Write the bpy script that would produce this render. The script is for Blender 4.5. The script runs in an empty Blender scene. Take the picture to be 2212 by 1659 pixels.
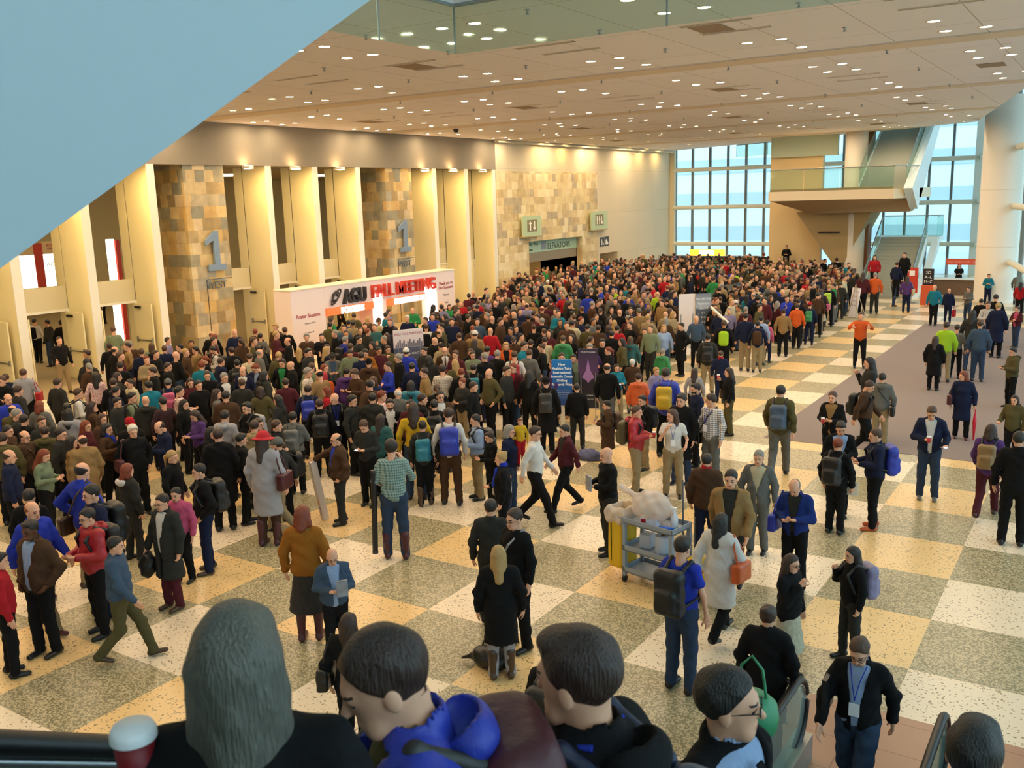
import bpy, bmesh, math, random
import numpy as np
from mathutils import Vector, Matrix
sc = bpy.context.scene
COL = sc.collection
PI = math.pi
T = 1.524                       # one terrazzo tile, metres
# ------------------------------------------------------------------ camera
FPX, YAW, PIT, ROL = 2012.9, -.579563, -.196388, -.0296111
CAM = np.array([7.8239, -11.1428, 5.6689])
_F = np.array([math.sin(YAW)*math.cos(PIT), math.cos(YAW)*math.cos(PIT), math.sin(PIT)])
_R = np.array([math.cos(YAW), -math.sin(YAW), 0.]); _U = np.cross(_R, _F)
_R2 = _R*math.cos(ROL)+_U*math.sin(ROL); _U2 = -_R*math.sin(ROL)+_U*math.cos(ROL)
cd = bpy.data.cameras.new('camera'); cam = bpy.data.objects.new('camera', cd); COL.objects.link(cam)
cd.sensor_width = 36; cd.lens = FPX/2212*36; cd.clip_start = .05; cd.clip_end = 600
M = Matrix.Identity(4)
for i in range(3):
    M[i][0] = _R2[i]; M[i][1] = _U2[i]; M[i][2] = -_F[i]; M[i][3] = CAM[i]
cam.matrix_world = M
cd.dof.use_dof = True; cd.dof.focus_distance = 20; cd.dof.aperture_fstop = 7
sc.camera = cam
# ------------------------------------------------------------------ view, world, daylight
sc.view_settings.view_transform = 'Standard'; sc.view_settings.look = 'None'
sc.view_settings.exposure = 1.2; sc.view_settings.gamma = 1; sc.view_settings.use_curve_mapping = False
sc.cycles.use_denoising = True
sc.cycles.max_bounces = 7; sc.cycles.diffuse_bounces = 4; sc.cycles.glossy_bounces = 2
sc.cycles.transmission_bounces = 3; sc.cycles.transparent_max_bounces = 12
sc.cycles.sample_clamp_indirect = 3; sc.cycles.caustics_reflective = False; sc.cycles.caustics_refractive = False
w = bpy.data.worlds.new('overcast_sky'); sc.world = w; w.use_nodes = True
nt = w.node_tree; bg = nt.nodes['Background']
tc = nt.nodes.new('ShaderNodeTexCoord'); sx = nt.nodes.new('ShaderNodeSeparateXYZ'); rp = nt.nodes.new('ShaderNodeValToRGB')
nt.links.new(tc.outputs['Generated'], sx.inputs[0]); nt.links.new(sx.outputs['Z'], rp.inputs[0])
rp.color_ramp.elements[0].position = .0; rp.color_ramp.elements[0].color = (.72, .86, .93, 1)
rp.color_ramp.elements[1].position = .6; rp.color_ramp.elements[1].color = (.80, .93, 1, 1)
nt.links.new(rp.outputs[0], bg.inputs[0]); bg.inputs[1].default_value = 1.9
LAMP = 105.0                     # strength of every ceiling downlight lens
# ------------------------------------------------------------------ helpers
def ray(u, v): return _F+_R2*((u-1106)/FPX)+_U2*((829.5-v)/FPX)
def at(u, v, ax, val):
    d = ray(u, v); return CAM+d*((val-CAM[ax])/d[ax])
def fl(u, v, z=0.): return at(u, v, 2, z)
def rgb(h):
    f = lambda c: c/12.92 if c <= .04045 else ((c+.055)/1.055)**2.4
    return tuple(f(int(h[i:i+2], 16)/255) for i in (0, 2, 4))+(1,)
_m = {}
def mat(name, col, rough=.6, metal=0., emit=0., bump=0., scale=40., alpha=1., trans=0., spec=.5, var=0., coat=0.):
    if name in _m: return _m[name]
    m = bpy.data.materials.new(name); m.use_nodes = True; n = m.node_tree.nodes; l = m.node_tree.links
    b = n['Principled BSDF']; c = rgb(col) if isinstance(col, str) else col
    b.inputs['Base Color'].default_value = c; b.inputs['Roughness'].default_value = rough; b.inputs['Metallic'].default_value = metal
    b.inputs['Specular IOR Level'].default_value = spec; b.inputs['Alpha'].default_value = alpha
    b.inputs['Coat Weight'].default_value = coat
    if emit: b.inputs['Emission Color'].default_value = c; b.inputs['Emission Strength'].default_value = emit
    if bump or var:
        t = n.new('ShaderNodeTexCoord'); z = n.new('ShaderNodeTexNoise'); z.inputs['Scale'].default_value = scale; z.inputs['Detail'].default_value = 3
        l.new(t.outputs['Object'], z.inputs['Vector'])
        if bump:
            u = n.new('ShaderNodeBump'); u.inputs['Strength'].default_value = bump; u.inputs['Distance'].default_value = .01
            l.new(z.outputs['Fac'], u.inputs['Height']); l.new(u.outputs[0], b.inputs['Normal'])
        if var:
            mx = n.new('ShaderNodeMix'); mx.data_type = 'RGBA'
            mx.inputs[6].default_value = tuple(x*(1-var) for x in c[:3])+(1,); mx.inputs[7].default_value = tuple(min(1, x*(1+var)) for x in c[:3])+(1,)
            l.new(z.outputs['Fac'], mx.inputs[0]); l.new(mx.outputs[2], b.inputs['Base Color'])
    m.diffuse_color = c; _m[name] = m; return m
def glass(name, col, tint=.12, rough=.05):
    if name in _m: return _m[name]
    m = bpy.data.materials.new(name); m.use_nodes = True; n = m.node_tree.nodes; l = m.node_tree.links
    n.remove(n['Principled BSDF']); o = n['Material Output']
    tr = n.new('ShaderNodeBsdfTransparent'); tr.inputs[0].default_value = rgb(col)
    gl = n.new('ShaderNodeBsdfGlossy'); gl.inputs[1].default_value = rough; gl.inputs[0].default_value = (.9, 1, 1, 1)
    df = n.new('ShaderNodeBsdfDiffuse'); df.inputs[0].default_value = rgb(col)
    lw = n.new('ShaderNodeLayerWeight'); pw = n.new('ShaderNodeMath'); pw.operation = 'POWER'; pw.inputs[1].default_value = 4; l.new(lw.outputs['Facing'], pw.inputs[0])
    fr = n.new('ShaderNodeMath'); fr.operation = 'MULTIPLY_ADD'; fr.inputs[1].default_value = .35; fr.inputs[2].default_value = .02; l.new(pw.outputs[0], fr.inputs[0])
    a = n.new('ShaderNodeMixShader'); b = n.new('ShaderNodeMixShader'); b.inputs[0].default_value = tint
    l.new(fr.outputs[0], a.inputs[0]); l.new(tr.outputs[0], a.inputs[1]); l.new(gl.outputs[0], a.inputs[2])
    l.new(a.outputs[0], b.inputs[1]); l.new(df.outputs[0], b.inputs[2]); l.new(b.outputs[0], o.inputs[0])
    _m[name] = m; return m
class MB:
    def __init__(s): s.v = []; s.f = []; s.sm = []
    def add(s, vs, fs, smooth=False):
        o = len(s.v); s.v += [tuple(x) for x in vs]; s.f += [tuple(i+o for i in f) for f in fs]; s.sm += [smooth]*len(fs); return s
    def box(s, a, b, rot=None, c=None):
        x0, y0, z0 = a; x1, y1, z1 = b
        vs = [Vector((x, y, z)) for z in (z0, z1) for y in (y0, y1) for x in (x0, x1)]
        if rot is not None: vs = [rot @ v + Vector(c or (0, 0, 0)) for v in vs]
        return s.add(vs, [(0, 2, 3, 1), (4, 5, 7, 6), (0, 1, 5, 4), (2, 6, 7, 3), (0, 4, 6, 2), (1, 3, 7, 5)])
    def prism(s, poly, z0, z1, f=None):
        """poly: 2-D outline; f maps (a,b,h) to xyz."""
        f = f or (lambda a, b, h: (a, b, h)); n = len(poly)
        vs = [f(a, b, z0) for a, b in poly]+[f(a, b, z1) for a, b in poly]
        return s.add(vs, [tuple(range(n))[::-1], tuple(range(n, 2*n))]+[(i, (i+1) % n, n+(i+1) % n, n+i) for i in range(n)])
    def tube(s, p, q, r, n=12, r2=None):
        p = Vector(p); q = Vector(q); d = (q-p).normalized(); a = d.orthogonal().normalized(); b = d.cross(a); r2 = r if r2 is None else r2
        vs = [p+(a*math.cos(t)+b*math.sin(t))*r for t in [2*PI*i/n for i in range(n)]]+[q+(a*math.cos(t)+b*math.sin(t))*r2 for t in [2*PI*i/n for i in range(n)]]
        s.add(vs, [(i, (i+1) % n, n+(i+1) % n, n+i) for i in range(n)], True)
        return s.add(vs, [tuple(range(n))[::-1], tuple(range(n, 2*n))])
    def path(s, pts, r, n=10, sy=1.):
        pts = [Vector(p) for p in pts]; rings = []
        for i, p in enumerate(pts):
            d = (pts[min(i+1, len(pts)-1)]-pts[max(i-1, 0)]).normalized()
            side = d.cross(Vector((0, 0, 1)));  side = side.normalized() if side.length > 1e-4 else Vector((1, 0, 0)); up = side.cross(d)
            rings.append([p+side*math.cos(2*PI*k/n)*r+up*math.sin(2*PI*k/n)*r*sy for k in range(n)])
        vs = [v for q in rings for v in q]; m = len(rings)
        fs = [(i*n+k, i*n+(k+1) % n, (i+1)*n+(k+1) % n, (i+1)*n+k) for i in range(m-1) for k in range(n)]
        s.add(vs, fs, True); return s.add(vs, [tuple(range(n))[::-1], tuple((m-1)*n+k for k in range(n))])
    def lathe(s, prof, c=(0, 0, 0), n=24):
        vs = [(c[0]+r*math.cos(2*PI*k/n), c[1]+r*math.sin(2*PI*k/n), c[2]+z) for r, z in prof for k in range(n)]; m = len(prof)
        return s.add(vs, [(i*n+k, i*n+(k+1) % n, (i+1)*n+(k+1) % n, (i+1)*n+k) for i in range(m-1) for k in range(n)], True)
    def build(s, name, m, parent=None, base=None, bevel=0.):
        me = bpy.data.meshes.new(name); b = Vector(base) if base is not None else Vector((0, 0, 0))
        off = b if parent is None or base is not None else Vector(parent.get('_o', (0, 0, 0)))
        me.from_pydata([tuple(Vector(v)-off) for v in s.v], [], s.f)
        me.polygons.foreach_set('use_smooth', s.sm)
        me.update(); bm = bmesh.new(); bm.from_mesh(me); bmesh.ops.recalc_face_normals(bm, faces=bm.faces); bm.to_mesh(me); bm.free()
        o = bpy.data.objects.new(name, me); COL.objects.link(o)
        if m is not None: me.materials.append(m)
        if parent is None: o.location = off
        else: o.parent = parent
        if bevel:
            md = o.modifiers.new('bevel', 'BEVEL'); md.width = bevel; md.segments = 2; md.limit_method = 'ANGLE'
        return o
def root(name, loc, label, cat, group=None, rz=0.):
    o = bpy.data.objects.new(name, None); COL.objects.link(o); o.location = loc; o.rotation_euler = (0, 0, rz)
    o['label'] = label; o['category'] = cat
    if group: o['group'] = group
    return o
def tag(o, label, cat, group=None):
    o['label'] = label; o['category'] = cat
    if group: o['group'] = group
    return o
def struct(o, label=None):
    o['kind'] = 'structure'
    if label: o['label'] = label
    return o
def text(s, size, m, loc, right, up, depth=.01, parent=None, name='lettering', align='LEFT', weight=0., sx=1.):
    cu = bpy.data.curves.new(name, 'FONT'); cu.body = s; cu.size = size; cu.extrude = depth; cu.align_x = align; cu.offset = weight
    q = bpy.data.objects.new(name, cu); COL.objects.link(q); me = bpy.data.meshes.new_from_object(q); bpy.data.objects.remove(q); me.name = name; me.materials.clear(); me.materials.append(m)
    o = bpy.data.objects.new(name, me); COL.objects.link(o)
    r = Vector(right).normalized(); u = Vector(up).normalized(); n = r.cross(u)
    mw = Matrix.Identity(4)
    for i in range(3): mw[i][0] = r[i]*sx; mw[i][1] = u[i]; mw[i][2] = n[i]; mw[i][3] = loc[i]
    if parent is not None:
        o.parent = parent; mw = Matrix.Translation(-Vector(parent.location)) @ mw
    o.matrix_basis = mw
    return o
# ------------------------------------------------------------------ surface materials
def terrazzo():
    m = bpy.data.materials.new('terrazzo'); m.use_nodes = True; n = m.node_tree.nodes; l = m.node_tree.links; b = n['Principled BSDF']
    g = n.new('ShaderNodeNewGeometry'); s = n.new('ShaderNodeSeparateXYZ'); l.new(g.outputs['Position'], s.inputs[0])
    def mth(op, a, bb=None, c=None):
        k = n.new('ShaderNodeMath'); k.operation = op
        for i, x in enumerate((a, bb, c)):
            if x is None: continue
            if isinstance(x, (int, float)): k.inputs[i].default_value = x
            else: l.new(x, k.inputs[i])
        return k.outputs[0]
    j = mth('FLOOR', mth('DIVIDE', s.outputs['X'], T)); i = mth('FLOOR', mth('DIVIDE', s.outputs['Y'], T))
    par = mth('MODULO', mth('ABSOLUTE', mth('ADD', i, mth('ADD', j, 200.))), 2.)      # 0 dark, 1 light
    odd = mth('MODULO', mth('ADD', i, 200.), 2.)
    def mix(f, a, c):
        k = n.new('ShaderNodeMix'); k.data_type = 'RGBA'; l.new(f, k.inputs[0])
        for ix, x in ((6, a), (7, c)):
            if isinstance(x, tuple): k.inputs[ix].default_value = x
            else: l.new(x, k.inputs[ix])
        return k.outputs[2]
    def chips(scale, lo, hi, seed):
        v = n.new('ShaderNodeTexVoronoi'); v.inputs['Scale'].default_value = scale
        mp = n.new('ShaderNodeMapping'); mp.inputs[1].default_value = (seed, seed, 0); l.new(g.outputs['Position'], mp.inputs[0]); l.new(mp.outputs[0], v.inputs['Vector'])
        r = n.new('ShaderNodeValToRGB'); r.color_ramp.interpolation = 'CONSTANT'
        r.color_ramp.elements[0].position = 0; r.color_ramp.elements[0].color = lo; r.color_ramp.elements[1].position = hi; r.color_ramp.elements[1].color = (1, 1, 1, 1)
        c = n.new('ShaderNodeSeparateColor'); l.new(v.outputs['Color'], c.inputs[0]); l.new(c.outputs[0], r.inputs[0]); return r.outputs[0]
    z = (0, 0, 0, 1)
    dark_chip = chips(55, z, .52, 3.3); small = chips(60, z, .93, 7.7)
    dark = mix(dark_chip, rgb('8b8363'), rgb('c6b893'))
    light = mix(odd, rgb('f0cc8e'), rgb('f4e2c4'))
    light = mix(small, light, rgb('8a7450'))
    col = mix(par, dark, light)
    l.new(col, b.inputs['Base Color']); b.inputs['Roughness'].default_value = .28; b.inputs['Specular IOR Level'].default_value = .5
    return m
def carpet(name, a, c):
    m = mat(name, a, .95, var=.22, scale=300, bump=.3, spec=.1); return m
def panelled(name, col, w, h, line, rough=.8, dirt=.04, lw=.006):
    """painted panels split by thin joints, in world metres on a wall facing +x (y,z) ."""
    m = bpy.data.materials.new(name); m.use_nodes = True; n = m.node_tree.nodes; l = m.node_tree.links; b = n['Principled BSDF']
    g = n.new('ShaderNodeNewGeometry'); s = n.new('ShaderNodeSeparateXYZ'); l.new(g.outputs['Position'], s.inputs[0])
    cmb = n.new('ShaderNodeCombineXYZ')
    l.new(s.outputs['Y' if w[0] == 'y' else 'X'], cmb.inputs[0]); l.new(s.outputs['Z' if h[0] == 'z' else 'Y'], cmb.inputs[1])
    mp = n.new('ShaderNodeMapping'); mp.inputs[1].default_value = (w[2], h[2], 0); l.new(cmb.outputs[0], mp.inputs[0])
    br = n.new('ShaderNodeTexBrick'); br.offset = 0; l.new(mp.outputs[0], br.inputs[0]); br.inputs['Scale'].default_value = 1
    br.inputs['Brick Width'].default_value = w[1]; br.inputs['Row Height'].default_value = h[1]; br.inputs['Mortar Size'].default_value = lw; br.inputs['Mortar Smooth'].default_value = 0
    c = rgb(col); br.inputs['Color1'].default_value = c; br.inputs['Color2'].default_value = tuple(x*(1-dirt) for x in c[:3])+(1,); br.inputs['Mortar'].default_value = rgb(line)
    l.new(br.outputs[0], b.inputs['Base Color']); b.inputs['Roughness'].default_value = rough; return m
def stone(name, bw, bh, cols, axis='Y', seed=0.):
    m = bpy.data.materials.new(name); m.use_nodes = True; n = m.node_tree.nodes; l = m.node_tree.links; b = n['Principled BSDF']
    g = n.new('ShaderNodeNewGeometry'); s = n.new('ShaderNodeSeparateXYZ'); l.new(g.outputs['Position'], s.inputs[0])
    ad = n.new('ShaderNodeMath'); ad.operation = 'ADD'; l.new(s.outputs['X'], ad.inputs[0]); l.new(s.outputs['Y'], ad.inputs[1])
    cmb = n.new('ShaderNodeCombineXYZ'); l.new(ad.outputs[0], cmb.inputs[0]); l.new(s.outputs['Z'], cmb.inputs[1]); cmb.inputs[2].default_value = seed
    br = n.new('ShaderNodeTexBrick'); br.offset = .37; br.offset_frequency = 3; br.squash = 1.35; br.squash_frequency = 2; l.new(cmb.outputs[0], br.inputs[0]); br.inputs['Scale'].default_value = 1
    br.inputs['Brick Width'].default_value = bw; br.inputs['Row Height'].default_value = bh; br.inputs['Mortar Size'].default_value = .004; br.inputs['Mortar Smooth'].default_value = .1
    br.inputs['Color1'].default_value = (0, 0, 0, 1); br.inputs['Color2'].default_value = (1, 1, 1, 1); br.inputs['Mortar'].default_value = (.45, .45, .45, 1); br.inputs['Bias'].default_value = 0
    r = n.new('ShaderNodeValToRGB'); r.color_ramp.interpolation = 'CONSTANT'
    el = r.color_ramp.elements; el[0].position = 0; el[0].color = rgb(cols[0]); el[1].position = 1/len(cols); el[1].color = rgb(cols[1])
    for i, c in enumerate(cols[2:], 2): e = el.new(i/len(cols)); e.color = rgb(c)
    l.new(br.outputs[0], r.inputs[0])
    z = n.new('ShaderNodeTexNoise'); z.inputs['Scale'].default_value = 2.5; z.inputs['Detail'].default_value = 6; l.new(g.outputs['Position'], z.inputs['Vector'])
    mx = n.new('ShaderNodeMix'); mx.data_type = 'RGBA'; mx.blend_type = 'OVERLAY'; mx.inputs[0].default_value = .5; l.new(r.outputs[0], mx.inputs[6]); l.new(z.outputs['Fac'], mx.inputs[7])
    l.new(mx.outputs[2], b.inputs['Base Color']); b.inputs['Roughness'].default_value = .6; return m
M_CREAM = mat('cream_paint', 'e9dcb0', .7, var=.03, scale=.7)
M_FIN = panelled('cream_panels', 'e9dcb4', 'y', 'z', 'b9ab84') if 0 else mat('warm_cream_panel', 'efe3b4', .6, var=.03, scale=.5)
M_STRIP = mat('pale_strip_paint', 'ece6d2', .6)
M_TRANS = mat('transom_panel', 'd6cba6', .6)
M_WHITE = mat('white_paint', 'efece4', .6)
M_BAND = panelled('shade_toned_band_panels', '8d8371', ('y', 2.75, .7), ('z', 12., 0), '857b68')  # shade of the unlit upper band is put into this darker base
M_WALLP = panelled('upper_wall_panels', 'd9ccae', ('y', 2.75, .0), ('z', 2.7, .82), 'b3a589')
M_STONE = stone('slate_stone', .42, .44, ['b09a6c', 'c4ae80', '9c9478', 'd2bd92', 'a68e60', '8f8a74', 'c9a868', 'b5a684', 'a09a86', 'cdb27c', '98845c'], seed=0)
M_STONE2 = stone('pale_stone', .46, .44, ['dcc794', 'e6d4a6', 'd2bd8e', 'e2cc98', 'cdb688', 'dfcca0', 'b9a887', 'e9dab0', 'd8c290', 'c7ae7c'], seed=4)
M_CEIL = panelled('ceiling_tiles', 'ebe5e0', ('x', 1.83, .35), ('y', 3.57, .75), 'a39580', rough=.9, dirt=.03, lw=.008)
M_DARK = mat('dark_metal', '1d1b1a', .4, metal=.3); M_BLACK = mat('black_rubber', '111112', .45)
M_STEEL = mat('brushed_steel', 'a9adad', .35, metal=.9); M_GREYM = mat('window_metal', '8f9693', .5, metal=.2)
M_CARPET = carpet('aisle_carpet', '8f827d', '6f645f'); M_HALLC = carpet('hall_carpet', 'a29274', '8a7c62')
M_GLASS = glass('clear_glass', 'f0faf7', .04); M_RAILG = glass('green_rail_glass', 'e6f3ee', .05)
M_FRIT = glass('fritted_window_glass', 'e6f3f8', .16, .15)
M_BLUEP = mat('daylight_tinted_cladding', 'a2b2b5', .5)  # base leans blue to carry the bluish daylight falling on it
# ================================================================== the hall itself
XB, XD, HC = -20.9, -22.3, 8.78
o = struct(MB().box((-19.6, -24, -.3), (16, 56, 0)).build('floor', terrazzo()))
struct(MB().box((1.15, 9.75, -.02), (14, 31, .008)).build('floor_aisle_carpet', M_CARPET))
struct(MB().box((-21.9, -24, -.3), (-19.6, 33, .004)).build('floor_threshold_carpet', M_HALLC))
struct(MB().box((-48, -24, -.3), (-21.9, 60, .004)).build('floor_exhibit_hall', M_HALLC))
struct(MB().box((-21.9, 33, -.3), (-19.6, 56, .0)).build('floor_elevator_side', _m.get('t') or o.data.materials[0]))
M_LAND = panelled('brown_landing_tiles', 'b5876b', ('x', 1.2, .2), ('y', .6, .1), '8f6650', rough=.35)
struct(MB().box((5.0, -9, -.02), (12, -1.15, .006)).build('floor_escalator_landing', M_LAND))
# ceiling: strips between recessed grooves
CP = [(-21.2, -24), (-21.2, 55.2), (-20.7, 54.9), (1.18, 42.4), (8.7, 6.0), (8.9, 1.86), (-1.6, 1.86), (-1.6, -24)]
def clip(poly, y, keep_above):
    out = []
    for i in range(len(poly)):
        a, b = poly[i], poly[(i+1) % len(poly)]; ina = (a[1] >= y) == keep_above; inb = (b[1] >= y) == keep_above
        if ina: out.append(a)
        if ina != inb: t = (y-a[1])/(b[1]-a[1]); out.append((a[0]+(b[0]-a[0])*t, y))
    return out
GR = [11.5, 22.2, 32.9, 43.6]
ys = [-24.5]+GR+[56]
cb = MB(); rc = MB()
for a, b in zip(ys, ys[1:]):
    p = clip(clip(CP, a+.07, True), b-.07, False)
    cb.prism(p, HC, HC+.35)
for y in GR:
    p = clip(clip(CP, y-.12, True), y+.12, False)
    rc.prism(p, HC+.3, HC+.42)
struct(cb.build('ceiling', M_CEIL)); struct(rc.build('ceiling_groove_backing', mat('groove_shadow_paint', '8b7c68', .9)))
for y in GR:                                              # smooth plaster margin beside each groove
    p = clip(clip(CP, y+.09, True), y+1.0, False)
    struct(MB().prism(p, HC-.012, HC+.01).build('ceiling_margin', mat('ceiling_plaster', 'dccbb0', .9)))
struct(MB().box((-50, -26, 17), (20, 62, 17.3)).build('ceiling_roof_deck', mat('roof_deck', 'c9c6bd', .9)))
struct(MB().box((-50, -26, 0), (20, -25.5, 17)).build('wall_back', M_WHITE))  # unseen wall added to keep bluish sky light from entering behind the viewer
# glass smoke screens hung from the ceiling
def screen(name, pts, z0, label):
    g = MB(); r = root(name, (pts[0][0], pts[0][1], z0), label, 'glass screen')
    for (x0, y0), (x1, y1) in zip(pts, pts[1:]):
        n = Vector((y1-y0, x0-x1)).normalized()*.006
        g.add([(x0-n.x, y0-n.y, z0), (x1-n.x, y1-n.y, z0), (x1-n.x, y1-n.y, HC), (x0-n.x, y0-n.y, HC), (x0+n.x, y0+n.y, z0), (x1+n.x, y1+n.y, z0), (x1+n.x, y1+n.y, HC), (x0+n.x, y0+n.y, HC)],
              [(0, 1, 2, 3), (4, 7, 6, 5), (0, 4, 5, 1), (3, 2, 6, 7), (0, 3, 7, 4), (1, 5, 6, 2)])
    r['_o'] = (pts[0][0], pts[0][1], z0)
    g.build('glass_sheet', M_RAILG, r)
    j = MB()
    for x, y in pts: j.box((x-.012, y-.012, z0), (x+.012, y+.012, HC))
    j.build('joint', M_GREYM, r)
    k = MB()
    for (x0, y0), (x1, y1) in zip(pts, pts[1:]): k.tube((x0, y0, HC-.03), (x1, y1, HC-.03), .03, 6)
    k.build('top_rail', M_GREYM, r)
screen('smoke_screen', [(-1.55, -8), (-1.55, -.1), (-1.55, 1.79), (2.16, 1.79), (5.9, 1.79), (8.6, 1.79)], 8.0, 'clear green-tinted glass smoke screen hanging around the ceiling opening')
screen('smoke_screen', [(-14.5, 51.45), (-11.9, 49.97), (-9.3, 48.48)], 7.95, 'short green-tinted glass screen hanging at the far ceiling edge above the platform')
# ------------------------------------------------------------------ left wall
struct(MB().box((-24, -24, 7.22), (XB, 31.75, HC+.3)).build('wall_left_upper_band', M_BAND))
wl = MB().box((-24, 43.45, 1.95), (XB, 55.6, HC+.3)).box((-24, 31.75, 7.15), (XB, 43.45, HC+.3)).box((-24, 46.3, 0), (XB, 55.6, 1.95)).box((-24, 43.45, 0), (-23.2, 46.3, 1.95)).box((-24, 43.45, 0), (XB, 43.75, 1.95))
struct(wl.build('wall_left', M_WALLP))
struct(MB().box((XB-.02, 31.7, HC-.14), (XB+.28, 55.2, HC-.02)).build('trim_1', mat('cornice_paint', 'ded2b2', .6)))
fins = [-7.7, -5.15, -2.6, -.1, 2.5, 5.0, 7.55, 10.2, 15.65, 18.25, 20.9, 26.45, 29.15, 31.7]
for n, y in enumerate(fins):
    r = root('wall_fin', (XB, y, 0), '', 'wall fin', 'tall cream wall fins between the hall doors'); r['_o'] = (XB, y, 0)
    del r['category']; del r['group']; del r['label']; r.name = 'wall_left_fin'; r['kind'] = 'structure'
    m = MB().box((XD+.03, y-.28, 0), (XB-.04, y-.0, 7.22)).box((-22.8, y-.28, 0), (XD-.03, y, 7.22))
    m.build('panel', M_FIN, r)
    MB().box((XD-.03, y-.25, 0), (XD+.03, y-.02, 7.22)).build('reveal', M_DARK, r)
    MB().box((XB-.04, y-.3, 0), (XB, y+.01, 7.22)).build('edge_strip', M_STRIP, r)
bays = [(2.5, 4.72, 1), (5.0, 7.27, 1), (7.55, 9.92, 1), (13.3, 15.37, 1), (15.65, 17.97, 0), (18.25, 20.62, 0), (24.55, 26.17, 2), (26.45, 28.87, 2), (29.15, 31.42, 2)]
for n, (a, b, op) in enumerate(bays):
    d = root('door_%d' % (n+1), (XD, a, 0), '', ''); del d['category']; del d['label']; d['kind'] = 'structure'; d['_o'] = (XD, a, 0)
    MB().box((XD-.3, a, 2.42), (XD, b, 3.2)).build('transom_panel', M_TRANS, d)
    MB().box((XD-.12, a, 2.34), (XD+.05, b, 2.42)).box((XD-.1, a, 0), (XD+.05, a+.07, 2.34)).box((XD-.1, b-.07, 0), (XD+.05, b, 2.34)).build('door_frame', M_STRIP, d)
    W = (b-a-.2)/2
    hz = Vector((XD+.04, b-.09, 0))
    def leaf(h, dv, side):
        dv = Vector(dv).normalized(); nn = Vector((-dv.y, dv.x, 0))*side
        R = Matrix((( dv.x, nn.x, 0), (dv.y, nn.y, 0), (0, 0, 1)))
        lf_ = MB().box((0, 0, .02), (W, .05, 2.33), R, h).build('door_leaf', M_FIN, d, bevel=.004)
        p = MB().box((.1, .05, .98), (W-.08, .085, 1.02), R, h).box((.06, .05, .93), (.12, .09, 1.12), R, h).box((W-.1, .05, .93), (W-.05, .1, 1.1), R, h)
        p.build('push_bar', M_STEEL, d).parent = lf_
        MB().box((.14, .05, 2.16), (.46, .12, 2.24), R, h).build('door_closer', M_DARK, d).parent = lf_
        q = MB()
        for z in (.25, 1.2, 2.1): q.tube(h+Vector((0, 0, z-.06)), h+Vector((0, 0, z+.06)), .012, 8)
        q.build('hinge', M_STEEL, d).parent = lf_
    if op == 1:
        leaf(hz, (1, -.06, 0), -1)
        leaf(Vector((XD+.04, a+.09, 0)), (1, .12, 0), 1)
    else:
        leaf(hz, (0, -1, 0), -1) if op == 2 else leaf(hz, (.9, -.5, 0), -1)
        leaf(Vector((XD+.04, a+.09, 0)), (0, 1, 0), 1) if 0 else None
        MB().box((XD-.01, a+.09, .02), (XD+.04, a+.09+W, 2.33)).build('door_leaf', M_FIN, d)
        MB().box((XD+.04, a+.19, .98), (XD+.075, a+W, 1.02)).build('push_bar', M_STEEL, d)
# niches beside the pillars, and the pillars
struct(MB().box((-22.85, 10.2, 0), (-22.6, 11.5, 7.22)).box((-22.85, 20.9, 0), (-22.6, 22.7, 7.22)).build('wall_left_niche', M_STONE))
# walls above the elevator side
el = MB().box((-24, 31.75, 0), (XB, 34.95, 7.15)).box((-24, 41.35, 0), (XB, 43.45, 7.15)).box((-24, 34.95, 3.2), (XB, 41.35, 7.15))
struct(el.build('wall_left_stone', M_STONE2))
struct(MB().box((-26.2, 34.7, -.0), (-26, 41.6, 3.3)).box((-26, 34.7, 0), (XB-.4, 34.95, 3.2)).box((-26, 41.35, 0), (XB-.4, 41.6, 3.2)).box((-26, 34.9, 3.1), (-24, 41.4, 3.3)).build('wall_left_elevator_lobby', mat('lobby_stone', 'a9946a', .6, var=.2, scale=2)))
for k in range(3):
    y = 35.6+k*2.0
    e = tag(MB().box((-25.99, y-.1, .01), (-25.9, y+1.3, 2.3)).build('elevator_door', M_GREYM, base=(-26, y, 0)), ('steel elevator door nearest the hall, in the recess under the ELEVATORS sign', 'middle steel elevator door in the recess under the ELEVATORS sign', 'steel elevator door farthest back under the ELEVATORS sign')[k], 'elevator door')
    MB().box((-25.9, y, .05), (-25.86, y+.58, 2.2)).box((-25.9, y+.62, .05), (-25.86, y+1.2, 2.2)).build('door_leaf', M_STEEL, e, base=(-26, y, 0))
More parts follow.
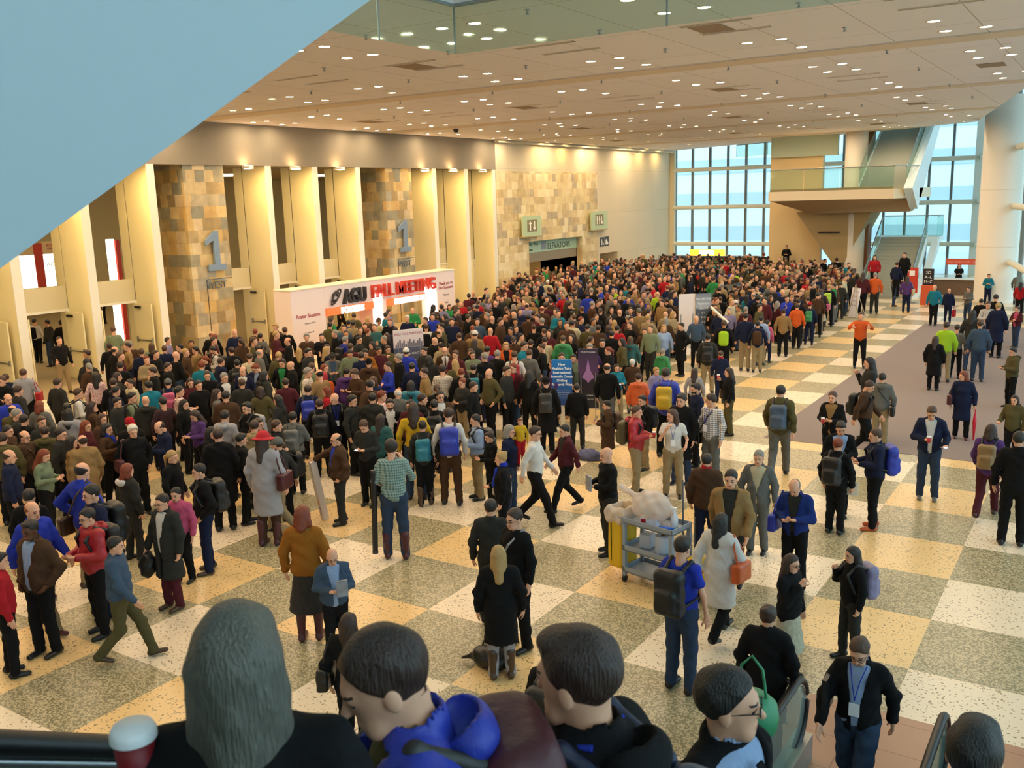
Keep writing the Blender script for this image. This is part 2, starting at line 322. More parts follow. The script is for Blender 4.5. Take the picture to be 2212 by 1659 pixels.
for y0, y1, lb, s1 in ((11.45, 13.3, 'slate-clad pillar with the large blue-grey 1 WEST left of the sign wall', 12.15), (22.65, 24.55, 'slate-clad pillar with a blue-grey 1 WEST behind the sign wall', 23.4)):
    p = root('stone_pillar', (XB, y0, 0), lb, 'pillar'); p['_o'] = (XB, y0, 0)
    MB().box((-22.85, y0, 0), (XB-.05, y1, 7.22)).build('cladding', M_STONE, p)
    MB().box((XB-.05, y0+.62, 0), (XB-.04, y0+.64, 3.0)).box((XB-.05, y0+.62, 3.0), (XB-.04, y1, 3.015)).build('panel_joint', M_DARK, p)
    sg = root('floor_number_sign', (XB, y0+.6, 3.3), 'raised blue-grey figure 1 with WEST below, on the '+('nearer' if y0 < 15 else 'farther')+' slate pillar', 'sign'); sg['_o'] = (XB, y0+.6, 3.3)
    mm = mat('blue_grey_metal', '7f93a6', .4, metal=.1)
    c = y0+1.05
    def yz(a, b, h): return (XB+h, c+a, b)
    one = [(-.36, 3.32), (.42, 3.32), (.42, 3.56), (.18, 3.56), (.18, 4.82), (.02, 4.82), (-.44, 4.48), (-.44, 4.28), (-.08, 4.44), (-.08, 3.56), (-.36, 3.56)]
    MB().prism(one, .02, .12, yz).build('numeral', mm, sg, bevel=.012)
    MB().prism([(-.44, 2.98), (.45, 2.98), (.45, 3.0), (-.44, 3.0)], .0, .05, yz).build('rail', mm, sg)
    text('WEST', .36, mat('steel_blue_letters', '5f6d78', .5), (XB+.03, c-.5, 2.66), (0, 1, 0), (0, 0, 1), .02, sg)
# signs near the elevators
SG = mat('pale_green_sign', 'b9cda4', .6); SB = mat('sign_brown', '857a58', .6); SW = mat('sign_white', 'f2efdc', .6)
def boxsign(name, x0, y0, y1, z0, z1, label):
    r = root(name, (x0, y0, z0), label, 'sign'); r['_o'] = (x0, y0, z0)
    MB().box((XB-.02, y0, z0-.06), (x0+.32, y1, z0)).build('bracket_shelf', mat('shelf_bronze', 'a08a5a', .5), r)
    MB().box((x0+.2, y0, z0), (x0+.3, y1, z1)).build('sign_panel', SG, r)
    return r
r = boxsign('elevator_arrow_sign', XB, 33.9, 35.9, 3.52, 4.66, 'square pale green projecting sign with up and down arrows by the elevators')
MB().box((XB+.3, 34.35, 3.78), (XB+.315, 35.4, 4.44)).build('pictogram_plate', SB, r, bevel=.01)
def arrow(y, z0, z1, up):
    p = [(-.06, 0), (.06, 0), (.06, .36), (.17, .36), (0, .52), (-.17, .36), (-.06, .36)]
    return [(y+a, (z0+b) if up else (z1-b)) for a, b in p]
am = MB()
for y, u in ((34.66, 1), (35.1, 0)): am.prism(arrow(y, 3.85, 4.37, u), XB+.315, XB+.325, lambda a, b, h: (h, a, b))
am.build('arrow', SW, r)
r = boxsign('restroom_sign', XB, 42.1, 44.3, 3.55, 4.7, 'square pale green projecting sign with restroom figures')
MB().box((XB+.3, 42.6, 3.82), (XB+.315, 43.7, 4.5)).build('pictogram_plate', SB, r)
def figure(mb, y, z, h, x, skirt=False):
    mb.tube((x, y, z+h*.9), (x+.01, y, z+h*.9), h*.1, 10)
    mb.prism([(y-.05, z), (y+.05, z), (y+.05, z+h*.45), (y+(.11 if skirt else .07), z+h*.45 if skirt else z+h*.75), (y+.07, z+h*.78), (y-.07, z+h*.78), (y-(.11 if skirt else .07), z+h*.45 if skirt else z+h*.75), (y-.05, z+h*.45)], x, x+.01, lambda a, b, q: (q, a, b))
fm = MB(); figure(fm, 42.8, 3.88, .55, XB+.315); figure(fm, 43.12, 3.88, .55, XB+.315, True)
fm.prism([(43.35, 3.9), (43.6, 3.9), (43.6, 3.98), (43.47, 4.1), (43.44, 4.4), (43.36, 4.4)], XB+.315, XB+.325, lambda a, b, q: (q, a, b)); fm.build('pictogram', SW, r)
r = root('elevators_sign', (XB-.3, 35, 2.6), 'wide pale green overhead sign reading ELEVATORS above the lift recess', 'sign'); r['_o'] = (XB-.3, 35, 2.6)
MB().box((XB-.5, 34.97, 2.5), (XB-.4, 41.33, 3.2)).build('sign_panel', mat('green_sign_face', 'a9c9b0', .6), r)
MB().box((XB-.6, 34.97, 1.95), (XB-.42, 41.33, 2.5)).build('soffit_band', mat('grey_soffit', '8f8673', .7), r)
LT = mat('sign_dark_text', '2f332c', .6)
text('ELEVATORS', .5, LT, (XB-.395, 37.7, 2.62), (0, 1, 0), (0, 0, 1), .005, r, sx=1.05)
text('\u2190 Lobby  West', .24, LT, (XB-.395, 35.05, 2.92), (0, 1, 0), (0, 0, 1), .005, r); text('\u2191 Rooms', .24, LT, (XB-.395, 35.05, 2.6), (0, 1, 0), (0, 0, 1), .005, r)
MB().box((XB-.4, 37.0, 2.6), (XB-.395, 37.55, 3.1)).build('pictogram_plate', mat('greyblue', '8894a0', .6), r)
r = root('phone_sign', (XB, 43.8, 2.4), 'pair of small dark square telephone and stair pictogram signs', 'sign'); r['_o'] = (XB, 43.8, 2.4)
MB().box((XB, 43.75, 2.4), (XB+.02, 44.35, 3.0)).box((XB, 44.42, 2.42), (XB+.02, 45.0, 3.02)).build('plate', mat('sign_charcoal', '34312f', .5), r)
fm = MB(); figure(fm, 43.95, 2.5, .4, XB+.02)
fm.prism([(44.1, 2.5), (44.25, 2.5), (44.25, 2.6), (44.1, 2.75)], XB+.02, XB+.03, lambda a, b, q: (q, a, b)); fm.prism([(44.5, 2.5), (44.9, 2.5), (44.9, 2.6), (44.75, 2.75), (44.6, 2.88), (44.52, 2.75)], XB+.02, XB+.03, lambda a, b, q: (q, a, b)); fm.build('pictogram', SW, r)
tag(MB().box((XB+.005, 42.2, .3), (XB+.05, 42.95, 1.5)).build('notice_board', mat('teal_notice', '6f8f80', .5), base=(XB, 42.2, .3)), 'small framed teal-grey notice panel on the stone wall beside the elevators', 'notice board')
tag(MB().box((XB, 46.5, 1.0), (XB+.02, 46.9, 1.35)).build('wall_plate', mat('blue_plate', '6d7891', .5), base=(XB, 46.5, 1)), 'small blue square plate on the wall right of the restroom passage', 'sign')
tag(MB().box((-24.6, 37.4, 3.06), (-23.8, 38.9, 3.1)).build('lobby_ceiling_light', mat('lobby_fill_glow', 'ffdca0', emit=9), base=(-24.2, 38, 3.06)), 'added warm fill panel brightening the elevator recess', 'ceiling light')  # lamp added to lift the dark elevator recess, its source is assumed
# exhibit hall beyond the doors
struct(MB().box((-48.3, -24, 0), (-48, 60, 9)).box((-48, -24.3, 0), (-24, -24, 9)).box((-48, 60, 0), (-24, 60.3, 9)).build('wall_exhibit_hall', mat('hall_wall', 'd6c79a', .8)))
struct(MB().box((-48, -24, 7.6), (-24, 60, 7.9)).build('ceiling_exhibit_hall', mat('hall_ceiling', 'cfc09a', .9)))
for i in range(7):
    for j in range(2):
        x, y = -29-9*j, -2+7.5*i
        l = tag(MB().box((x-.6, y-.6, 7.5), (x+.6, y+.6, 7.6)).build('hall_ceiling_light', mat('hall_fill_glow', 'ffe2ac', emit=9), base=(x, y, 7.5)), 'added unseen square panel lighting the exhibit hall', 'ceiling light', 'added fill panels inside the exhibit hall')  # glowing panels added out of view to light the hall interior
LB = mat('lit_fabric_panel', 'fff3dc', .6, emit=1.5); RD = mat('banner_red', 'c4423a', .6); TXG = mat('banner_text', '6d6455', .6)
r = root('exhibit_banner', (-29, 8.5, 0), 'lit white exhibit banner with a broad red stripe and lettering, beyond the first door', 'banner'); r['_o'] = (-29, 8.5, 0)
MB().box((-29.1, 8.2, 2.4), (-29, 10.18, 4.0)).box((-29.1, 10.55, 2.4), (-29, 11.6, 4.0)).build('lit_panel', LB, r)
MB().box((-29.1, 10.18, 2.4), (-28.98, 10.55, 4.45)).build('red_stripe', RD, r)
MB().tube((-29.05, 8.3, 0), (-29.05, 8.3, 2.4), .03).tube((-29.05, 11.5, 0), (-29.05, 11.5, 2.4), .03).build('support_leg', M_STEEL, r)
MB().box((-29.1, 8.2, 4.0), (-29, 10.18, 4.5)).box((-29.1, 10.55, 4.0), (-29, 12.2, 4.5)).build('header', mat('banner_cream', 'ecd3a8', .6), r)
text('MEETING', .24, TXG, (-28.99, 8.35, 3.5), (0, 1, 0), (0, 0, 1), .003, r, sx=1.1); text('AGU FALL', .24, TXG, (-28.99, 10.66, 3.5), (0, 1, 0), (0, 0, 1), .003, r)
text('BOSTON\nTERRACE', .13, RD, (-28.99, 10.75, 4.3), (0, 1, 0), (0, 0, 1), .003, r)
r = root('exhibit_banner', (-29, 12.7, 0), 'lit white column panel with a narrow red stripe inside the hall, beyond the second door', 'banner'); r['_o'] = (-29, 12.7, 0)
MB().box((-29.1, 12.5, 0), (-29, 12.8, 4.4)).box((-29.1, 13.9, 0), (-29, 14.1, 4.4)).build('red_stripe', RD, r)
MB().box((-29.1, 13.5, 0), (-28.98, 13.82, 4.45)).build('lit_panel', LB, r)
# ------------------------------------------------------------------ far windows and right curtain wall
def glazing(idx, pts, z1, step, trans, big):
    """a glazed wall along pts[0]->pts[1]."""
    (x0, y0), (x1, y1) = pts; L = math.hypot(x1-x0, y1-y0); dx, dy = (x1-x0)/L, (y1-y0)/L; nx, ny = dy, -dx
    r = root('window_%d' % idx, (x0, y0, 0), '', ''); del r['category']; del r['label']; r['kind'] = 'structure'; r['_o'] = (x0, y0, 0)
    R = Matrix(((dx, nx, 0), (dy, ny, 0), (0, 0, 1))); c = (x0, y0, 0)
    n = int(round(L/step))
    for i in range(n):
        a = L*i/n; b = L*(i+1)/n
        MB().box((a, -.01, 0), (b, .01, z1), R, c).build('pane', M_FRIT, r)
    m = MB()
    for i in range(n+1): a = L*i/n; m.box((a-.07, -.06, 0), (a+.07, .14, z1), R, c)
    m.build('mullion', mat('mullion_grey', '6f7774', .6), r)
    for z in trans:
        t = MB(); p = Vector(c)+R @ Vector((0, big, z)); q = Vector(c)+R @ Vector((L, big, z)); t.tube(p, q, .15, 12); t.build('cross_tube', mat('tube_white', 'e4e3d4', .5), r)
    return r
TZ = (1.98, 4.63, 7.35, 10.1, 12.8, 15.5)
glazing(1, ((-20.6, 55.5), (-.3, 55.5)), 17, 1.31, TZ, .35)
glazing(2, ((.3, 55.4), (16.0, -18)), 17, 2.2, TZ, .3)
struct(MB().box((-.35, 55.2, 0), (.35, 55.7, 17)).build('trim_2', mat('post_white', 'dfe6df', .5)))
struct(MB().box((-21.0, 55.1, 0), (-20.55, 55.7, 17)).build('trim_3', mat('cornice_paint', '')))
struct(MB().box((-24, 55.5, 8.7), (-20.6, 55.8, 17)).build('wall_left_upper_return', M_WHITE))
# outside
M_OUT = mat('street_paving', 'c3cdd2', .9)
struct(MB().box((-80, 56.2, -.6), (120, 160, -.4)).box((17, -60, -.6), (120, 56.2, -.4)).build('street', M_OUT))
b = root('office_building', (-15, 84, 0), 'pale multi-storey building with window bands seen through the far glass', 'building'); b['_o'] = (-15, 84, 0)
MB().box((-45, 84, -.4), (45, 95, 24)).build('facade', mat('pale_facade', 'eef4f6', .8), b)
wb = MB()
for z in range(7): wb.box((-44, 83.9, .8+z*3.4), (44, 84, 2.2+z*3.4))
wb.build('window_band', mat('far_glass_band', 'bcd0d8', .3), b)
for i in range(0):
    tx = -22+i*6.3
    t = root('street_tree', (tx, 66+(i % 3)*2, -.4), '%s hazy street tree seen through the far window wall' % ('first second third fourth fifth sixth seventh eighth ninth'.split()[i]), 'tree'); t['_o'] = (tx, 66+(i % 3)*2, -.4)
    yy = 66+(i % 3)*2
    MB().tube((tx, yy, -.4), (tx, yy, 3), .1, 8).build('trunk', mat('bark', '4b4a45', .9), t)
    rr = random.Random(i); cm = MB()
    for q in range(7):
        px, py, pz = tx+rr.uniform(-1, 1), yy+rr.uniform(-1, 1), 3+rr.uniform(0, 2.2); rad = rr.uniform(.5, .9)
        bmx = bmesh.new(); bmesh.ops.create_icosphere(bmx, subdivisions=2, radius=rad)
        vs = [(v.co.x*rr.uniform(.85, 1.15)+px, v.co.y+py, v.co.z+pz) for v in bmx.verts]; fs = [tuple(v.index for v in f.verts) for f in bmx.faces]; bmx.free(); cm.add(vs, fs)
    cm.build('crown', mat('winter_leaves', '7f9590', .9, var=.3, scale=3), t)
# ------------------------------------------------------------------ round columns, far platform, stairs
def column(x, y, r, z1, label, m):
    c = root('round_column', (x, y, 0), label, 'column'); c['_o'] = (x, y, 0)
    MB().lathe([(r+.04, 0), (r+.04, .15), (r, .16), (r, z1), (.01, z1)], (x, y, 0), 40).build('shaft', m, c)
    j = MB()
    for z in (2.7, 5.4): j.lathe([(r+.002, z), (r+.002, z+.012)], (x, y, 0), 40)
    j.build('joint', mat('column_joint', 'c9bda8', .7), c)
MCOL = mat('column_paint', 'e6ddcd', .55)
column(2.75, 40.2, .93, 9.75, 'massive white round column at the right beside the registration desk', MCOL)
column(-5.1, 44.6, .62, 5.0, 'white round column under the far platform', MCOL)
column(-5.1, 44.601, .6, 17, 'upper round column rising above the far platform deck', MCOL)
column(7.1, 33.0, .5, 12, 'slim white column at the right edge of the photo', MCOL)
PB = mat('platform_paint', 'd9bd93', .6); PW = mat('stair_white', 'e6eeec', .5)
pf = root('mezzanine_platform', (-8.6, 41, 5.1), 'cream mezzanine platform with glass railing, at the far end of the hall', 'platform'); pf['_o'] = (-8.6, 41, 5.1)
MB().prism([(-8.9, 41), (-2.3, 41), (-1.5, 43.5), (-1.5, 47), (-8.9, 47)], 5.1, 5.6).build('deck', mat('platform_face', 'ecd9b8', .6), pf)
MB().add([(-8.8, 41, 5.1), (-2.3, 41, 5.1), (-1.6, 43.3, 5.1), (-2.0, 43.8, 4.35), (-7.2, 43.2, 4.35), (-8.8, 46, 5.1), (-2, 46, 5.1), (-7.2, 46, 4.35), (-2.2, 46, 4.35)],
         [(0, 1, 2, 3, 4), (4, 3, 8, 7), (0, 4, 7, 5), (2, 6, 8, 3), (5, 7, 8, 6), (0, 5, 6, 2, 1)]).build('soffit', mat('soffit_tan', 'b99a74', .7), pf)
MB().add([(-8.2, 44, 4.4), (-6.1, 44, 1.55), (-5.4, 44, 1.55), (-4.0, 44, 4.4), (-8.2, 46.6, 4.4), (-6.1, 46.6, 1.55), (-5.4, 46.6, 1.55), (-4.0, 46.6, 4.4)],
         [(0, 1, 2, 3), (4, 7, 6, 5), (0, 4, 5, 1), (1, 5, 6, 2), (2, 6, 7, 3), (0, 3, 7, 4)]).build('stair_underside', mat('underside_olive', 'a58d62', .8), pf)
MB().box((-6.9, 43.93, 3.2), (-5.7, 43.99, 3.28)).build('slot', M_DARK, pf)
g = MB()
for x0, x1 in ((-8.85, -7.0), (-6.96, -5.1), (-5.06, -3.6), (-3.56, -2.35)): g.box((x0, 41.02, 5.6), (x1, 41.04, 6.75))
g.build('railing_glass', M_RAILG, pf)
MB().tube((-8.85, 41.03, 6.77), (-2.3, 41.03, 6.77), .03).tube((-2.3, 41.03, 6.77), (-1.5, 43.5, 6.77), .03).build('handrail', M_STEEL, pf)
MB().box((-8.85, 41.1, 5.6), (-2.4, 41.3, 5.72)).build('kerb', mat('kerb_orange', 'c58d4e', .6), pf)
struct(MB().box((-10.4, 46, 0), (-7.3, 46.4, 17)).box((-10.4, 46.4, 0), (-10.1, 50.4, 17)).build('wall_platform_side', mat('wall_buff', 'e0c795', .7)))
struct(MB().box((-10.3, 45.7, 7.6), (-6.4, 45.98, 9.5)).build('wall_upper_soffit', mat('soffit_pale', 'b9c8b4', .7)))
def stair(name, x0, x1, ya, za, yb, zb, xoff, label, steps):
    s = root(name, (x0, ya, za), label, 'staircase'); s['_o'] = (x0, ya, za)
    st = MB(); n = steps
    for i in range(n):
        t0, t1 = i/n, (i+1)/n; ox = xoff*t0
        st.box((x0+ox, ya+(yb-ya)*t0, za+(zb-za)*t0-.35), (x1+ox, ya+(yb-ya)*t1+.02, za+(zb-za)*t1))
    st.build('steps', mat('step_grey', 'a3a79c', .6), s)
    for side, x in ((0, x0), (1, x1)):
        def q(t, dz, dxx=0): return (x+xoff*t+dxx, ya+(yb-ya)*t, za+(zb-za)*t+dz)
        th = .04 if side else -.04
        MB().add([q(0, -.5), q(1, -.6), q(1, .25), q(0, .25), q(0, -.5, th), q(1, -.6, th), q(1, .25, th), q(0, .25, th)], [(0, 1, 2, 3), (4, 7, 6, 5), (0, 4, 5, 1), (1, 5, 6, 2), (2, 6, 7, 3), (3, 7, 4, 0)]).build('stringer', PW, s)
        MB().add([q(0, .25), q(1, .25), q(1, 1.05), q(0, 1.05), q(0, .25, .015), q(1, .25, .015), q(1, 1.05, .015), q(0, 1.05, .015)], [(0, 1, 2, 3), (4, 7, 6, 5), (0, 4, 5, 1), (1, 5, 6, 2), (2, 6, 7, 3), (3, 7, 4, 0)]).build('balustrade_glass', M_RAILG, s)
        MB().tube(q(0, 1.07), q(1, 1.07), .035).build('handrail', M_STEEL, s)
    return s
s1 = stair('staircase', -3.55, -1.15, 40.2, 0, 45.6, 2.9, -.2, 'lower glass-sided staircase rising from the floor beside the registration desk', 18)
MB().box((-4.1, 45.6, 2.6), (-.8, 47.6, 2.9)).build('landing', PW, s1)
MB().box((-4.0, 47.5, 2.9), (-.8, 47.53, 4.0)).box((-.85, 45.6, 2.9), (-.82, 47.5, 4.0)).build('landing_glass', M_RAILG, s1)
MB().tube((-4.0, 47.5, 4.02), (-.8, 47.5, 4.02), .03).tube((-.83, 45.6, 4.02), (-.83, 47.5, 4.02), .03).build('landing_rail', M_STEEL, s1)
MB().add([(-1.1, 43.6, 1.3), (-1.1, 46, 2.9), (-.75, 46, 2.9), (-.75, 43.6, 1.3), (-1.1, 40.2, 0), (-.75, 40.2, 0), (-1.1, 41, 0), (-.75, 41, 0), (-1.1, 46, 2.2), (-.75, 46, 2.2)], [(4, 6, 8, 1, 0), (5, 3, 2, 9, 7), (4, 0, 3, 5), (0, 1, 2, 3), (1, 8, 9, 2), (8, 6, 7, 9)]).build('side_cladding', PW, s1)
s2 = stair('staircase', -4.3, -1.95, 42, 5.6, 49.2, 10.1, 0, 'upper glass-sided staircase climbing from the mezzanine platform', 26)
MB().add([(-1.9, 41.2, 5.6), (-1.9, 49.2, 10.4), (-1.9, 49.2, 9.3), (-1.9, 43.2, 4.5), (-1.5, 41.4, 5.6), (-1.5, 49.2, 10.4), (-1.5, 49.2, 9.3), (-1.5, 43.2, 4.5)], [(0, 1, 2, 3), (4, 7, 6, 5), (0, 4, 5, 1), (1, 5, 6, 2), (2, 6, 7, 3), (3, 7, 4, 0)]).build('side_cladding', PW, s2)
struct(MB().box((-4.9, 44.9, 0), (-4.35, 45.8, 5.1)).box((-4.9, 45.5, 5.6), (-4.4, 46, 17)).build('wall_wood_pier', mat('wood_pier', '8a5a34', .6)))
# ------------------------------------------------------------------ ceiling lamps, vents, sprinklers
LENS = mat('lamp_lens', 'ffe3bd', emit=LAMP); RIM = mat('lamp_rim', 'e8dcc8', .5)
def inside(x, y, m=.5):
    if y > 54.2-(x+20.9)*.571-m or x > 1.18+(42.4-y)*.2066-m or x < -20.3: return False
    return y > 2.3 or x < -2
proto = None; nl = 0
gx = [-19.9+.1, -16.75, -13.35, -9.95, -6.35, -2.65, 1.12, 4.8]
gy = [-6.5, -1.4, 4.15, 9.95, 15.0, 20.6, 25.7, 31.3, 36.4, 42.0, 47.1]
for jy, y in enumerate(gy):
    for ix, x in enumerate(gx):
        for dx in (-.37, .37):
            for dy in (-.73, .73):
                if (ix*7+jy*5+int(dx > 0)*3+int(dy > 0)) % 9 == 4: continue
                X, Y = x+dx, y+dy
                if not inside(X, Y): continue
                if proto is None:
                    proto = MB().lathe([(.11, 0), (.145, -.012), (.16, 0), (.16, .01)], (0, 0, 0), 20).build('ceiling_downlight', RIM)
                    lz = MB().lathe([(.001, 0.002), (.11, 0.002)], (0, 0, 0), 20).build('lens', LENS, proto)
                    a, b_ = proto, lz
                else:
                    a = proto.copy(); COL.objects.link(a); b_ = lz.copy(); COL.objects.link(b_); b_.parent = a
                a.location = (X, Y, HC-.004); nl += 1
                tag(a, 'small round recessed downlight with a glowing warm lens in the hall ceiling', 'ceiling light', 'round downlights in the hall ceiling')
VD = mat('vent_dark', '6b5544', .8); first = None
for jy, y in enumerate((6.95, 17.6, 28.3, 39.0)):
    for ix, x in enumerate([-17.0, -13.5, -9.85, -6.2, -2.6, 1.1, 4.8]):
        for k, dy in enumerate((-.56, .56)):
            if not inside(x-.7, y+dy, 1) or not inside(x+.7, y+dy, 1): continue
            if first is None:
                first = MB().box((-.7, -.09, -.012), (.7, -.075, .0)).box((-.7, -.008, -.012), (.7, .008, 0)).box((-.7, .075, -.012), (.7, .09, 0)).build('ceiling_vent', RIM)
                fs = MB().box((-.7, -.075, -.004), (.7, -.008, .004)).box((-.7, .008, -.004), (.7, .075, .004)).build('slot', VD, first); a = first
            else:
                a = first.copy(); COL.objects.link(a); c_ = fs.copy(); COL.objects.link(c_); c_.parent = a
            a.location = (x, y+dy, HC-.001)
            tag(a, 'long narrow twin-slot air diffuser set in the hall ceiling', 'ceiling vent', 'slot air diffusers in the hall ceiling')
        if (ix+jy) % 2 == 1 and inside(x, y, 1):
            a = tag(MB().box((x-.6, y-.45, HC-.012), (x+.05, y+.45, HC-.001)).build('return_grille', mat('grille_brown', '9c866c', .9), base=(x, y, HC)), 'square brown return-air grille between two slot diffusers', 'ceiling vent', 'square return-air grilles in the hall ceiling')
sp = None
for jy, y in enumerate([3.0, 5.6, 8.7, 12.6, 16.6, 21.8, 27, 33.5]):
    for ix, x in enumerate([-15.2, -11.6, -8.1, -4.5, -.9, 2.9]):
        if not inside(x, y, 1): continue
        if sp is None: sp = MB().lathe([(.05, 0), (.05, -.01), (.02, -.015), (.02, -.07), (.045, -.075), (.045, -.08), (.001, -.085)], (0, 0, 0), 12).build('sprinkler_head', M_STEEL); a = sp
        else: a = sp.copy(); COL.objects.link(a)
        a.location = (x, y, HC)
        tag(a, 'tiny pendent sprinkler head under the hall ceiling', 'sprinkler', 'sprinkler heads under the hall ceiling')
for n, y in enumerate((33.5, 36.2, 38.9, 41.6, 44.3, 47.0, 49.7, 52.4)):
    x = XB+.62
    a = MB().lathe([(.1, 0), (.12, -.02), (.17, -.02), (.19, 0)], (x, y, HC), 18).build('wall_washer_light', RIM, base=(x, y, HC))
    MB().lathe([(.001, -.005), (.1, -.005)], (x, y, HC), 18).build('lens', mat('washer_lens', 'ffd48a', emit=170), a, base=(x, y, HC))
    tag(a, 'bright warm wall-washer light close to the wall above the elevators', 'ceiling light', 'wall-washer lights along the far left wall')
for n, y in enumerate((14.3, 16.8, 19.4, 25.3, 27.6, 30.2, 6.1, 8.7, 3.6)):    # lamps in the soffit above the doors
    x = XB+.28
    a = MB().box((XB, y-.12, 7.10), (XB+.4, y+.12, 7.2)).build('door_spotlight', RIM, base=(XB, y, 7.1))
    MB().box((XB+.12, y-.08, 7.2), (XB+.36, y+.08, 7.205)).build('upper_lens', mat('spot_up', 'ffcf98', emit=38), a, base=(XB, y, 7.1))
    MB().box((XB+.1, y-.1, 7.09), (XB+.38, y+.1, 7.1)).build('lower_lens', mat('spot_down', 'ffd48a', emit=190), a, base=(XB, y, 7.1))
    tag(a, 'slim spotlight bracket under the grey band over a hall door bay', 'spotlight', 'spotlights under the grey band')
a = tag(MB().lathe([(.001, -.16), (.09, -.14), (.12, -.05), (.12, 0)], (-17.5, 23.6, HC), 16).build('security_camera', M_BLACK, base=(-17.5, 23.6, HC)), 'black dome security camera under the ceiling above the sign wall', 'security camera')
# ================================================================== AGU sign wall, boards, desk
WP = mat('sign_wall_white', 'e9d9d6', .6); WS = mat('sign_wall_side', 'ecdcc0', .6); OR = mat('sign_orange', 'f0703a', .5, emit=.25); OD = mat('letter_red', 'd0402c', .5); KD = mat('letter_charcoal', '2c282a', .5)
XW = -17.7
s = root('sign_wall', (XW, 13.2, 0), 'long white free-standing entrance wall with raised black and red lettering and lit panels', 'sign wall'); s['_o'] = (XW, 13.2, 0)
H1 = 2.55
MB().box((XW-.9, 13.15, 0), (XW, 14.9, H1)).build('left_panel', WP, s, bevel=.01)
MB().box((XW-.9, 21.95, 0), (XW, 23.3, H1)).build('right_panel', WP, s, bevel=.01)
MB().box((XW-.9, 14.9, 1.72), (XW, 21.95, H1)).build('header', WP, s)
MB().box((XW-.9, 17.62, 0), (XW-.02, 18.5, 1.72)).build('centre_pier', WP, s)
MB().box((XW-.92, 13.13, H1), (XW+.02, 23.32, H1+.04)).build('top_cap', WS, s)
BR = mat('backlit_white', 'fff8ee', emit=3)
MB().box((XW, 17.68, .2), (XW+.02, 18.22, 1.98)).build('lightbox', BR, s, bevel=.01); MB().box((XW, 21.1, .2), (XW+.02, 21.85, 1.98)).build('lightbox', BR, s)
MB().box((XW, 14.92, 1.42), (XW+.03, 17.66, 1.72)).box((XW-.9, 14.92, 1.42), (XW, 17.62, 1.72)).build('orange_band', OR, s)
MB().box((XW, 18.55, 1.42), (XW+.03, 21.08, 1.72)).box((XW-.9, 18.5, 1.42), (XW, 21.1, 1.72)).build('orange_band', OR, s)
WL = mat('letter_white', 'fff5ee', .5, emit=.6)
text('POSTERS', .34, WL, (XW+.06, 15.72, 1.44), (0, 1, 0), (0, 0, 1), .03, s, weight=.012, sx=.98); text('REGISTRATION', .32, WL, (XW+.06, 18.95, 1.45), (0, 1, 0), (0, 0, 1), .03, s, weight=.012, sx=.92)
text('AGU', .78, KD, (XW+.08, 15.86, 1.82), (0, 1, 0), (0, 0, 1), .07, s, weight=.02, sx=.80); text('FALL MEETING', .74, OD, (XW+.08, 17.5, 1.86), (0, 1, 0), (0, 0, 1), .07, s, weight=.006, sx=.88)
em = MB()
for k in range(3):                                           # interlaced ring emblem
    for rr in (.14+.07*k,):
        pts = [(XW+.03+.03*k, 15.44+rr*math.cos(t)*(1 if k != 1 else .8), 2.12+rr*math.sin(t+.5*k)) for t in [2*PI*i/22 for i in range(23 if k == 2 else 19)]]
        em.path(pts, .032, 8)
em.build('emblem', KD, s)
RT = mat('poster_red_text', 'a2373c', .6); GT = mat('poster_grey_text', '6f6263', .6)
text('Poster Sessions', .2, RT, (XW+.005, 13.35, 1.5), (0, 1, 0), (0, 0, 1), .003, s, weight=.003)
for z, t in ((1.25, 'Program Hall A'), (.9, 'Posters B'), (.55, 'Hall C'), (.2, 'Exhibits A\u2013F')): text(t, .09, GT, (XW+.005, 14.05, z), (0, 1, 0), (0, 0, 1), .002, s, align='CENTER')
text('Thank you to\nOur Sponsors', .19, RT, (XW+.005, 22.62, 1.95), (0, 1, 0), (0, 0, 1), .003, s, align='CENTER', weight=.003)
for z, t in ((1.45, 'Platinum'), (1.1, 'Gold'), (.8, 'Silver'), (.5, 'Bronze')): text(t, .13, GT if t != 'Silver' else RT, (XW+.005, 22.62, z), (0, 1, 0), (0, 0, 1), .002, s, align='CENTER')
# standing boards
def board(name, pos, yaw, w, h, z0, face, label, lean=0., feet=True):
    r = root(name, pos, label, 'sign board', rz=0); r['_o'] = pos
    R = Matrix.Rotation(yaw, 3, 'Z') @ Matrix.Rotation(lean, 3, 'X')
    MB().box((-w/2, -.012, z0), (w/2, .012, z0+h), R, pos).build('panel', face, r, bevel=.003)
    if feet:
        f = MB()
        for sx in (-1, 1): f.box((sx*w*.36-.015, -.28, 0), (sx*w*.36+.015, .28, .03), R, pos).box((sx*w*.36-.012, -.03, 0), (sx*w*.36+.012, -.012, z0+h*.6), R, pos)
        f.build('stand', M_STEEL, r)
    return r, R
def btext(r, R, pos, s, size, m, x, z, sx=1., align='CENTER', wt=0.):
    v = R @ Vector((x, -.0145, z)); text(s, size, m, (pos[0]+v.x, pos[1]+v.y, pos[2]+v.z), R @ Vector((1, 0, 0)), R @ Vector((0, 0, 1)), .001, r, align=align, sx=sx, weight=wt)
